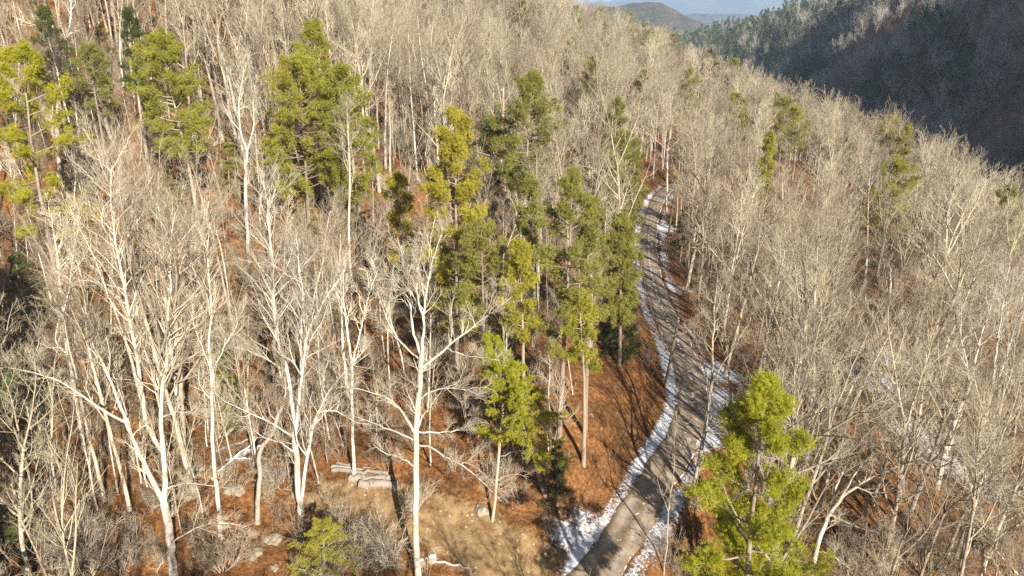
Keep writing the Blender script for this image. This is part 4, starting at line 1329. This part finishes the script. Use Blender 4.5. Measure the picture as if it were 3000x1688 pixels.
VERGE = [(18.6, 44.5, 0, 1.0, "straight bare tree on the road's right verge, behind the closest pine's crown"), (21.5, 49.0, 4, 0.95, "high forked bare tree a few steps right of the verge tree"),
         (20.8, 54.5, 3, 0.95, "slim upright bare tree right of the leaning roadside tree"), (23.5, 46.5, 7, 1.1, "pole-like bare tree behind the right boughs of the closest pine"),
         (20.3, 62.5, 8, 0.92, "narrow forked bare tree on the road's outer side above the leaning roadside tree"), (22.0, 70.0, 0, 0.9, "straight bare tree on the outer side of the road, across from the utility pole"),
         (25.0, 53.0, 0, 1.0, "stout straight bare tree downhill of the leaning roadside tree")]
for vx, vy, k, s_, lab in VERGE:
    ht, (mt, mc) = PROTO[k]
    root = bpy.data.objects.new("bare_tree", None)
    COL.objects.link(root)
    root.location = (vx, vy, Hs(vx, vy))
    root.rotation_euler = (0.0, 0.05, vx * 3.1 + vy)
    root.scale = (s_ * 1.15, s_ * 1.15, s_)
    tag(root, lab, "bare tree")
    for pn, mm in (("trunk", mt), ("crown", mc)):
        obj(pn, mm, root)

# ---------------------------------------------------------------- the rest of the wood, far trees and undergrowth: one object each
def scatter(name, meshes, x, y, z, scl, rot, idx):
    coll = bpy.data.collections.new(name + "_kinds")
    for i, m_ in enumerate(meshes):
        o = bpy.data.objects.new(f"{name}_kind_{i:02d}", m_)
        coll.objects.link(o)
    me = bpy.data.meshes.new(name)
    n = len(x)
    me.vertices.add(n)
    me.vertices.foreach_set("co", np.stack([x, y, z], -1).astype(np.float32).ravel())
    a = me.attributes.new("scl", 'FLOAT', 'POINT')
    a.data.foreach_set("value", np.asarray(scl, np.float32))
    a = me.attributes.new("rot", 'FLOAT_VECTOR', 'POINT')
    a.data.foreach_set("vector", np.asarray(rot, np.float32).ravel())
    a = me.attributes.new("idx", 'INT', 'POINT')
    a.data.foreach_set("value", np.asarray(idx, np.int32))
    ob = stuff(obj(name, me))
    ng = bpy.data.node_groups.new(name, 'GeometryNodeTree')
    ng.interface.new_socket("Geometry", in_out='INPUT', socket_type='NodeSocketGeometry')
    ng.interface.new_socket("Geometry", in_out='OUTPUT', socket_type='NodeSocketGeometry')
    gi, go = ng.nodes.new("NodeGroupInput"), ng.nodes.new("NodeGroupOutput")
    ci = ng.nodes.new("GeometryNodeCollectionInfo")
    ci.inputs["Collection"].default_value = coll
    ci.inputs["Separate Children"].default_value = True
    ci.inputs["Reset Children"].default_value = True
    ip = ng.nodes.new("GeometryNodeInstanceOnPoints")
    ip.inputs["Pick Instance"].default_value = True

    def na(nm, dt):
        q = ng.nodes.new("GeometryNodeInputNamedAttribute")
        q.data_type = dt
        q.inputs["Name"].default_value = nm
        return q.outputs["Attribute"]
    ng.links.new(gi.outputs[0], ip.inputs["Points"])
    ng.links.new(ci.outputs[0], ip.inputs["Instance"])
    ng.links.new(na("idx", 'INT'), ip.inputs["Instance Index"])
    e2r = ng.nodes.new("FunctionNodeEulerToRotation")
    ng.links.new(na("rot", 'FLOAT_VECTOR'), e2r.inputs[0])
    ng.links.new(e2r.outputs[0], ip.inputs["Rotation"])
    ng.links.new(na("scl", 'FLOAT'), ip.inputs["Scale"])
    ng.links.new(ip.outputs[0], go.inputs[0])
    md = ob.modifiers.new("scatter", 'NODES')
    md.node_group = ng
    return ob


def rots(rng, n, tilt=0.035):
    r = rng.normal(0, tilt, (n, 3))
    r[:, 2] = rng.uniform(0, 6.28, n)
    return r


xb, yb, rngb = candidates(3.8, -45, 50, -25, 17, 33)
zb = H(xb, yb)
rdb, _, _ = road_dist(xb, yb)
okb = (rdb > 3.5) & (rngb.uniform(0, 1, len(xb)) < np.where((xb > 6) & (xb < 32), 0.32, 0.92))
xb, yb, zb = xb[okb], yb[okb], zb[okb]
nx1, ny1, nz1 = np.concatenate([nx1, xb]), np.concatenate([ny1, yb]), np.concatenate([nz1, zb])
nh1 = np.concatenate([nh1, rngb.uniform(0.75, 0.95, len(xb))])
xs_ = np.array([4.0, 6.5, 2.5, 20.5])  # short trees kept below the view, added for the trunk shadows they throw
ys_ = np.array([22.5, 26.0, 18.5, 27.0])
zs_ = H(xs_, ys_)
nx1, ny1, nz1 = np.concatenate([nx1, xs_]), np.concatenate([ny1, ys_]), np.concatenate([nz1, zs_])
nh1 = np.concatenate([nh1, np.clip((-0.93 * ys_ - 1.2 - zs_) / 21.0, 0.3, 0.95)])
n = len(nx1) - NI
kk = rng1.integers(0, len(LOD1), n)
scatter("bare_woodland", [m_ for _, m_ in LOD1], nx1[NI:], ny1[NI:], nz1[NI:], nh1[NI:] * 21 / np.array([LOD1[k][0] for k in kk]), rots(rng1, n), kk)

xs_ = np.array([-33, -30, -36, -28, -34, -31.5, -38, -29.5, -41], float)  # unseen pines at left, added to cast shade into the lower left hollow
ys_ = np.array([33, 28, 38, 22, 27, 36, 33, 17, 40], float)
scatter("unseen_shade_pines", [m_ for _, m_ in PINE2], xs_, ys_, H(xs_, ys_), np.full(9, 1.1), rots(rng1, 9), np.arange(9) % 3)

# the shaded hill across the valley and the hill's back
x, y, rng2 = candidates(8.8, 100, 620, 40, 1350, 9)
xe, ye, _ = candidates(6.0, 150, 420, 150, 620, 10)
x, y = np.concatenate([x, xe]), np.concatenate([y, ye])
z = H(x, y)
q = proj(np.stack([x, y, z + 10], -1))
ok = (q[:, 0] > 1600) & (q[:, 0] < 2700) & (q[:, 1] > -90) & (q[:, 1] < 700)
x, y, z = x[ok], y[ok], z[ok]
ra_ = ((x - 150) * 170 - (y - 470) * 150) / 226.7
pine_p = 0.10 + 0.45 * np.exp(-((ra_ + 6) / 16.0) ** 2) + 0.70 * smooth(520, 800, y) + 0.25 * (wave(x, y, 0.03, 3.0) > 0.35)
isp = rng2.uniform(0, 1, len(x)) < pine_p
kk = rng2.integers(0, len(LOD2), len(x))
s = rng2.uniform(0.55, 1.2, len(x))
b_ = ~isp
scatter("hillside_bare_wood", [m_ for _, m_ in LOD2], x[b_], y[b_], z[b_], s[b_] * 0.95, rots(rng2, b_.sum()), kk[b_])
scatter("hillside_pine_wood", [m_ for _, m_ in PINE2], x[isp], y[isp], z[isp], s[isp] * 0.95, rots(rng2, isp.sum()), kk[isp] % 3)
# the valley floor and the first blue hill
x = rng2.uniform(-300, 900, 9000)
y = rng2.uniform(1200, 1700, 9000)
z = H(x, y)
yh = rng2.uniform(1330, 1900, 9000)
q = proj(np.stack([x, y, z + 10], -1))
ok = (q[:, 0] > 1380) & (q[:, 0] < 2150) & (q[:, 1] > -30) & (q[:, 1] < 140)
x, y, z = x[ok], y[ok], z[ok]
kk = rng2.integers(0, 6, len(x))
isp = kk < 3
scatter("valley_pine_wood", [m_ for _, m_ in PINE2], x[isp], y[isp], z[isp], rng2.uniform(0.6, 0.95, isp.sum()), rots(rng2, isp.sum()), kk[isp] % 3)
scatter("valley_bare_wood", [m_ for _, m_ in LOD2], x[~isp], y[~isp], z[~isp], rng2.uniform(0.6, 0.9, (~isp).sum()), rots(rng2, (~isp).sum()), kk[~isp])


# undergrowth: knee to head high leafless brush
def brush_mesh(seed):
    rng = np.random.default_rng(seed)
    g = Geo()
    ns = 9
    az = rng.uniform(0, 6.28, ns)
    tl = np.radians(rng.uniform(5, 40, ns))
    d = np.stack([np.sin(tl) * np.cos(az), np.sin(tl) * np.sin(az), np.cos(tl)], -1)
    p = rng.normal(0, 0.25, (ns, 3))
    p[:, 2] = -0.1
    L = rng.uniform(1.2, 3.2, ns)
    b = grow(rng, p, d, L, 7, 0.10, 0.03)
    r = taper(ns, 7, 0.02, 0.006)
    tubes(g, b, r, 4)
    pp, dd, rr, tt = children(rng, b, r, 8, 0.25, 1.0, 25, 60)
    c_ = grow(rng, pp, dd, rng.uniform(0.3, 1.0, len(pp)), 4, 0.15, 0.03)
    rc_ = taper(len(pp), 4, 0.009, 0.005)
    tubes(g, c_, rc_, 3)
    pp, dd, rr, tt = children(rng, c_, rc_, 5, 0.2, 1.0, 25, 60)
    e = grow(rng, pp, dd, rng.uniform(0.15, 0.5, len(pp)), 3, 0.15, 0.02)
    tubes(g, e, taper(len(pp), 3, 0.006, 0.003), 3)
    return g.mesh("brush", M_TWIG)


BR = [brush_mesh(600 + i) for i in range(5)]
def shrub_mesh(seed):
    rng = np.random.default_rng(seed)
    g = Geo()
    ns = 14
    az = rng.uniform(0, 6.28, ns)
    tl = np.radians(rng.uniform(8, 62, ns))
    d = np.stack([np.sin(tl) * np.cos(az), np.sin(tl) * np.sin(az), np.cos(tl)], -1)
    p = rng.normal(0, 0.12, (ns, 3))
    p[:, 2] = -0.15
    b = grow(rng, p, d, rng.uniform(1.8, 3.6, ns), 9, 0.12, 0.03)
    r = taper(ns, 9, 0.035, 0.008)
    tubes(g, b, r, 5)
    twig_levels(rng, g, b, r, 0, 7, 6, 3, 0.5, 1.0, 0.15, up=0.04)
    return g.mesh("bare_shrub", M_BARK)


for i, (u, v, sc_, lab) in enumerate([(900, 1395, 1.0, "pale tangled shrub below the tan dirt, right of the evergreen bush"), (985, 1425, 1.1, "pale tangled shrub left of the lone straight white tree's base"),
                                      (860, 1440, 1.0, "twiggy shrub in front of the evergreen bush"), (560, 1440, 1.1, "twiggy bare shrub at the bottom between the Y tree and the evergreen bush"),
                                      (180, 1420, 1.3, "wide bare shrub at the lower left bottom edge"), (60, 1330, 1.2, "bare shrub in the lower left corner's hollow"), (320, 1440, 1.1, "bare shrub left of the white Y tree's base"),
                                      (1250, 1220, 0.9, "rounded bare bush behind the pale pointed rock"), (1690, 1420, 0.9, "low shrub on the road's right verge at the bottom"), (2150, 1440, 1.2, "bare shrub under the low spreading white tree"),
                                      (2330, 1420, 1.3, "large bare shrub in the lower right brush"), (2480, 1390, 1.2, "bare shrub near the lower right corner"), (1040, 1290, 0.8, "small bare bush at the dirt's left middle"), (700, 1230, 0.9, "bare bush between the crooked tree and the multi-stemmed white tree")]):
    o = obj("bare_shrub", shrub_mesh(850 + i), loc=on_ground(u, v))
    o.scale = (sc_, sc_, sc_)
    tag(o, lab, "shrub", "bare shrubs in the foreground")
x, y, rng3 = candidates(1.9, -60, 70, 28, 120, 15)
z = H(x, y)
rd, _, sd = road_dist(x, y)
q = proj(np.stack([x, y, z + 1], -1))
ok = (rd > 3.6) & (poly_dist(x, y, DIRT) > 0.3) & (q[:, 0] > -60) & (q[:, 0] < 2640) & (q[:, 1] < 1500) & (rng3.uniform(0, 1, len(x)) < 0.75)
bank = in_poly(q[:, 0], q[:, 1], [(1400, 1250), (1400, 900), (1560, 850), (1720, 1000), (1700, 1180), (1560, 1300)])
ok &= ~(bank & (rng3.uniform(0, 1, len(x)) < 0.88))
x, y, z = x[ok], y[ok], z[ok]
scatter("undergrowth", BR, x, y, z, rng3.uniform(0.45, 1.05, len(x)), rots(rng3, len(x), 0.08), rng3.integers(0, 5, len(x)))


# ---------------------------------------------------------------- logs, stumps, stones, poles
def log_thing(label, a, b_, r0, r1, lift=0.0, group=None, cat="log", snowy=False, name="fallen_log", white=False):
    """a felled stem lying between two ground points seen at a and b_"""
    pa, pb = on_ground(*a), on_ground(*b_)
    pa = pa + np.array([0, 0, r0 * 0.8 + lift])
    pb = pb + np.array([0, 0, r1 * 0.8 + lift])
    mid = (pa + pb) / 2
    rng = np.random.default_rng(int(a[0] * 7 + a[1]))
    n_ = 10
    w = np.linspace(pa, pb, n_) - mid
    w[1:-1] += rng.normal(0, 0.05, (n_ - 2, 3))
    w[:, 2] -= r0 * 0.3
    g = Geo()
    tubes(g, w[None], taper(1, n_, r0, r1) * (1 + rng.normal(0, 0.07, (1, n_))), 12)
    g.V[0] += rng.normal(0, 0.018, g.V[0].shape)
    root = obj(name, g.mesh(name, M_WHITE if white else M_LOG), loc=mid)
    tag(root, label, cat, group)
    for e, rr, sgn in ((w[0], r0, -1), (w[-1], r1, 1)):
        ax = nrm((w[-1] - w[0])[None])[0] * sgn
        gg = Geo()
        tubes(gg, np.stack([e - ax * 0.01, e + ax * 0.02, e + ax * 0.03])[None], np.array([[rr * 0.98, rr * 0.96, 0.002]]), 10)
        obj("cut_end", gg.mesh("cut_end", M_CUT), root)
    if snowy:
        gg = Geo()
        tubes(gg, (w[1:-1] + np.array([0, 0, 1]) * (r0 * 0.72))[None], taper(1, n_ - 2, r0 * 0.5, r1 * 0.45), 8)
        obj("snow_cap", gg.mesh("snow_cap", M_SNOW), root)
    return root


G = "felled logs piled above the dirt"
log_thing("thickest pale log at the front of the log pile above the dirt", (905, 1222), (1000, 1222), 0.34, 0.30, 0, G)
log_thing("grey log lying just behind the thickest log of the pile", (880, 1208), (988, 1208), 0.28, 0.24, 0.05, G)
log_thing("thin grey log stacked on top of the pile above the dirt", (838, 1196), (975, 1203), 0.18, 0.14, 0.35, G)
log_thing("slim log slanting across the back of the pile", (835, 1180), (960, 1192), 0.16, 0.12, 0.1, G)
log_thing("splintered log at the far back of the pile", (850, 1170), (930, 1182), 0.14, 0.10, 0.1, G)
G = "felled trunks with snow behind the crooked trunk"
log_thing("long felled trunk with snow pointing up to the crooked tree's bend", (535, 1215), (665, 1100), 0.20, 0.13, 0.2, G, snowy=True)
log_thing("snowy felled trunk lowest in the heap behind the crooked tree", (585, 1160), (668, 1125), 0.16, 0.10, 0.15, G, snowy=True)
log_thing("short felled trunk lying nearly level at the heap's foot", (570, 1162), (672, 1158), 0.13, 0.09, 0.1, G, snowy=True)
log_thing("thin felled stem leaning highest in the heap behind the crooked tree", (570, 1110), (640, 1030), 0.13, 0.08, 0.4, G)
log_thing("thin dark felled stem crossing the heap left of the crooked tree", (545, 1145), (640, 1110), 0.10, 0.07, 0.3, G)
log_thing("fallen branch lying on the brown bank between two pine trunks", (1440, 1000), (1492, 1050), 0.09, 0.06)
log_thing("white fallen stem across the snow in front of the stumps", (1072, 1409), (1178, 1432), 0.09, 0.05, 0.1, white=True)
log_thing("snow dusted fallen stem at the lower right edge of the slope", (2190, 1330), (2275, 1420), 0.12, 0.08, 0.1)
log_thing("pale fallen limb lying across the gully under the right trees", (2480, 1210), (2570, 1260), 0.10, 0.07, 0.4, white=True)


def stump(label, u, v, r, h):
    g0 = on_ground(u, v)
    rng = np.random.default_rng(int(u))
    g = Geo()
    pts = np.array([[0, 0, -0.3], [0, 0, 0.0], [0, 0, 0.2], [0, 0, h * 0.7], [0, 0, h]])[None]
    tubes(g, pts, np.array([[r * 1.9, r * 1.55, r * 1.15, r, r]]), 14)
    Vv = g.V[0]
    a = np.arctan2(Vv[:, 1], Vv[:, 0])
    Vv[:, :2] *= (1 + 0.12 * np.sin(a * 5 + u)[:, None])
    root = obj("tree_stump", g.mesh("tree_stump", M_LOG), loc=g0)
    tag(root, label, "stump")
    gg = Geo()
    tubes(gg, np.array([[0, 0, h - 0.01], [0, 0, h + 0.01], [0, 0, h + 0.02]])[None], np.array([[r * 0.97, r * 0.95, 0.002]]), 14)
    obj("cut_face", gg.mesh("cut_face", M_CUT), root)
    gg = Geo()
    tubes(gg, np.array([[0.02, 0, h + 0.015], [0.02, 0, h + 0.05], [0.02, 0, h + 0.075]])[None], np.array([[r * 0.8, r * 0.7, 0.01]]), 12)
    obj("snow_cap", gg.mesh("snow_cap", M_SNOW), root)
    return root


stump("larger snow capped stump at the dirt's front edge", 1088, 1412, 0.30, 0.42)
stump("smaller snow capped stump left of the larger one", 1060, 1418, 0.22, 0.32)

import bmesh


def boulder(label, u, v, r, seed, group=None, flat=0.6):
    g0 = on_ground(u, v)
    bm = bmesh.new()
    bmesh.ops.create_icosphere(bm, subdivisions=3, radius=1.0)
    rng = np.random.default_rng(seed)
    ph = rng.uniform(0, 6, 6)
    for vv in bm.verts:
        c_ = vv.co
        f_ = 1 + 0.16 * math.sin(c_.x * 3 + ph[0]) * math.cos(c_.y * 2.6 + ph[1]) + 0.11 * math.sin(c_.z * 4.2 + c_.x * 3 + ph[2]) + 0.06 * math.sin(c_.y * 8 + ph[3]) + 0.04 * math.sin(c_.x * 11 + c_.z * 7 + ph[4])
        vv.co = Vector((c_.x * f_ * r, c_.y * f_ * r * 0.85, max(c_.z * f_, -0.5) * r * flat))
    me_ = bpy.data.meshes.new("boulder")
    bm.to_mesh(me_)
    bm.free()
    me_.materials.append(M_ROCK)
    o = obj("boulder", me_, loc=g0 - np.array([0, 0, r * flat * 0.12]))
    o.rotation_euler.z = rng.uniform(0, 6)
    return tag(o, label, "rock", group)


for i, (u, v, r, lab) in enumerate([
        (984, 1346, 0.45, "largest flat pale stone on the tan dirt"), (1108, 1298, 0.22, "round white stone near the dirt's back edge"), (955, 1300, 0.28, "buff stone in the middle of the tan dirt"),
        (905, 1250, 0.25, "light stone just below the log pile"), (1225, 1378, 0.2, "small stone at the dirt's right half"), (1310, 1440, 0.25, "stone at the front right of the dirt"),
        (1375, 1372, 0.35, "tan stone where the dirt meets the snow"), (930, 1330, 0.2, "small stone left of the largest flat stone"),
        (690, 1360, 0.7, "big tan boulder in front of the crooked trunk"), (640, 1395, 0.6, "boulder left of the evergreen bush"), (745, 1245, 0.55, "grey boulder behind the multi-stemmed white tree"),
        (590, 1235, 0.8, "rounded boulder right of the slim straight tree"), (480, 1240, 0.9, "grey boulder between the Y tree and the slim straight tree"), (220, 1315, 0.8, "grey boulder beside the thin bowed sapling"),
        (650, 1350, 0.4, "small boulder at the crooked trunk's foot"), (690, 1432, 0.45, "boulder at the bottom edge near the evergreen bush"), (330, 1330, 0.6, "low boulder left of the Y tree's base"),
        (150, 1215, 0.7, "mossy stone up the slope behind the bowed sapling"), (500, 1180, 0.6, "stone on the slope above the slim straight tree's foot"), (560, 1320, 0.5, "tan stone at the slim straight tree's foot"),
        (1240, 1420, 0.14, "pebble sized stone near the stumps"), (1150, 1350, 0.16, "tiny pale stone in the dirt's centre"), (870, 1275, 0.2, "stone left in the upper dirt"), (1180, 1440, 0.2, "stone by the white fallen stem")]):
    boulder(lab, u, v, r, 700 + i)
boulder("pale pointed rock at the back edge of the dirt, in front of a dark gully", 1213, 1285, 0.55, 790, flat=0.9)


def utility_pole(label, base, top_v, u_top, r=0.15):
    g0 = on_ground(*base)
    dep = proj(g0)[2]
    tp_ = P(u_top, top_v, dep) - g0
    hgt = tp_[2]
    root = bpy.data.objects.new("utility_pole", None)
    COL.objects.link(root)
    root.location = g0
    tag(root, label, "utility pole")
    g = Geo()
    ln = np.array([tp_[0], 0.0, hgt])
    pts = np.linspace(np.array([0, 0, -0.6]), ln, 8)[None]
    tubes(g, pts, taper(1, 8, r, r * 0.72), 12, cap=True)
    obj("shaft", g.mesh("shaft", M_POLE), root)
    g = Geo()
    tubes(g, (np.array([[0, 0, -0.05], [0, 0, 0.08], [0, 0, 0.12], [0, 0, 0.2]]) + ln + np.array([0, 0, 0.02]))[None], np.array([[0.02, 0.02, 0.06, 0.035]]), 10, cap=True)
    obj("insulator", g.mesh("insulator", M_CER), root)
    g = Geo()
    tubes(g, np.array([[0, -r * 0.8, hgt * 0.86], [0.0, -r * 0.8 - 0.05, hgt * 0.86], [0.0, -r * 0.8 - 0.09, hgt * 0.86]])[None], np.array([[0.05, 0.05, 0.03]]), 8, cap=True)
    obj("wire_clamp", g.mesh("wire_clamp", M_WIRE), root)
    return g0 + ln + np.array([0, 0, 0.2])


p1 = utility_pole("greenish wooden utility pole between the snowy road edge and the brown bank", (1671, 975), 778, 1692)
p2 = utility_pole("taller thin wooden utility pole at the far bend, beside snow", (1678, 612), 455, 1688, 0.14)
d_ = np.array([-0.33, -0.94, 0])
e_ = P(1300, 1640, 44.0)


def wire(label, a, b_, sag):
    t = np.linspace(0, 1, 24)[:, None]
    pts = a * (1 - t) + b_ * t
    pts[:, 2] -= (sag * 4 * t * (1 - t))[:, 0]
    mid = pts.mean(0)
    g = Geo()
    tubes(g, (pts - mid)[None], np.full((1, 24), 0.012), 5)
    return tag(obj("power_line", g.mesh("power_line", M_WIRE), loc=mid), label, "wire")


wire("thin wire running from the nearer pole toward the snowy verge at the bottom", p1, e_, 0.6)
wire("thin wire strung along the road between the two wooden poles", p1, p2, 0.5)

# ---------------------------------------------------------------- haze
zmin = min(float(Z.min()), -95) - 1.0
bm = bmesh.new()
bmesh.ops.create_cube(bm, size=1.0)
for vv in bm.verts:
    vv.co = Vector((vv.co.x * 17600, 4700 + vv.co.y * 14300, zmin + (vv.co.z + 0.5) * (420 - zmin)))
me = bpy.data.meshes.new("haze")
bm.to_mesh(me)
bm.free()
m = bpy.data.materials.new("haze")
m.use_nodes = True
nt = m.node_tree
nt.nodes.clear()
out = node(nt, "ShaderNodeOutputMaterial")
pv = node(nt, "ShaderNodeVolumePrincipled")
pv.inputs["Color"].default_value = (0.50, 0.72, 1.0, 1)
pv.inputs["Density"].default_value = 0.00014
pv.inputs["Anisotropy"].default_value = 0.0
nt.links.new(pv.outputs[0], out.inputs["Volume"])
me.materials.append(m)
stuff(obj("haze", me))
print("wood individuals", NI, "of", len(nx1), "depth limit", nd1[NI - 1] if NI else 0)
print("conifer depths", [round(float(proj(np.array([a, b_, Hs(a, b_)]))[2])) for a, b_, _ in PINES])
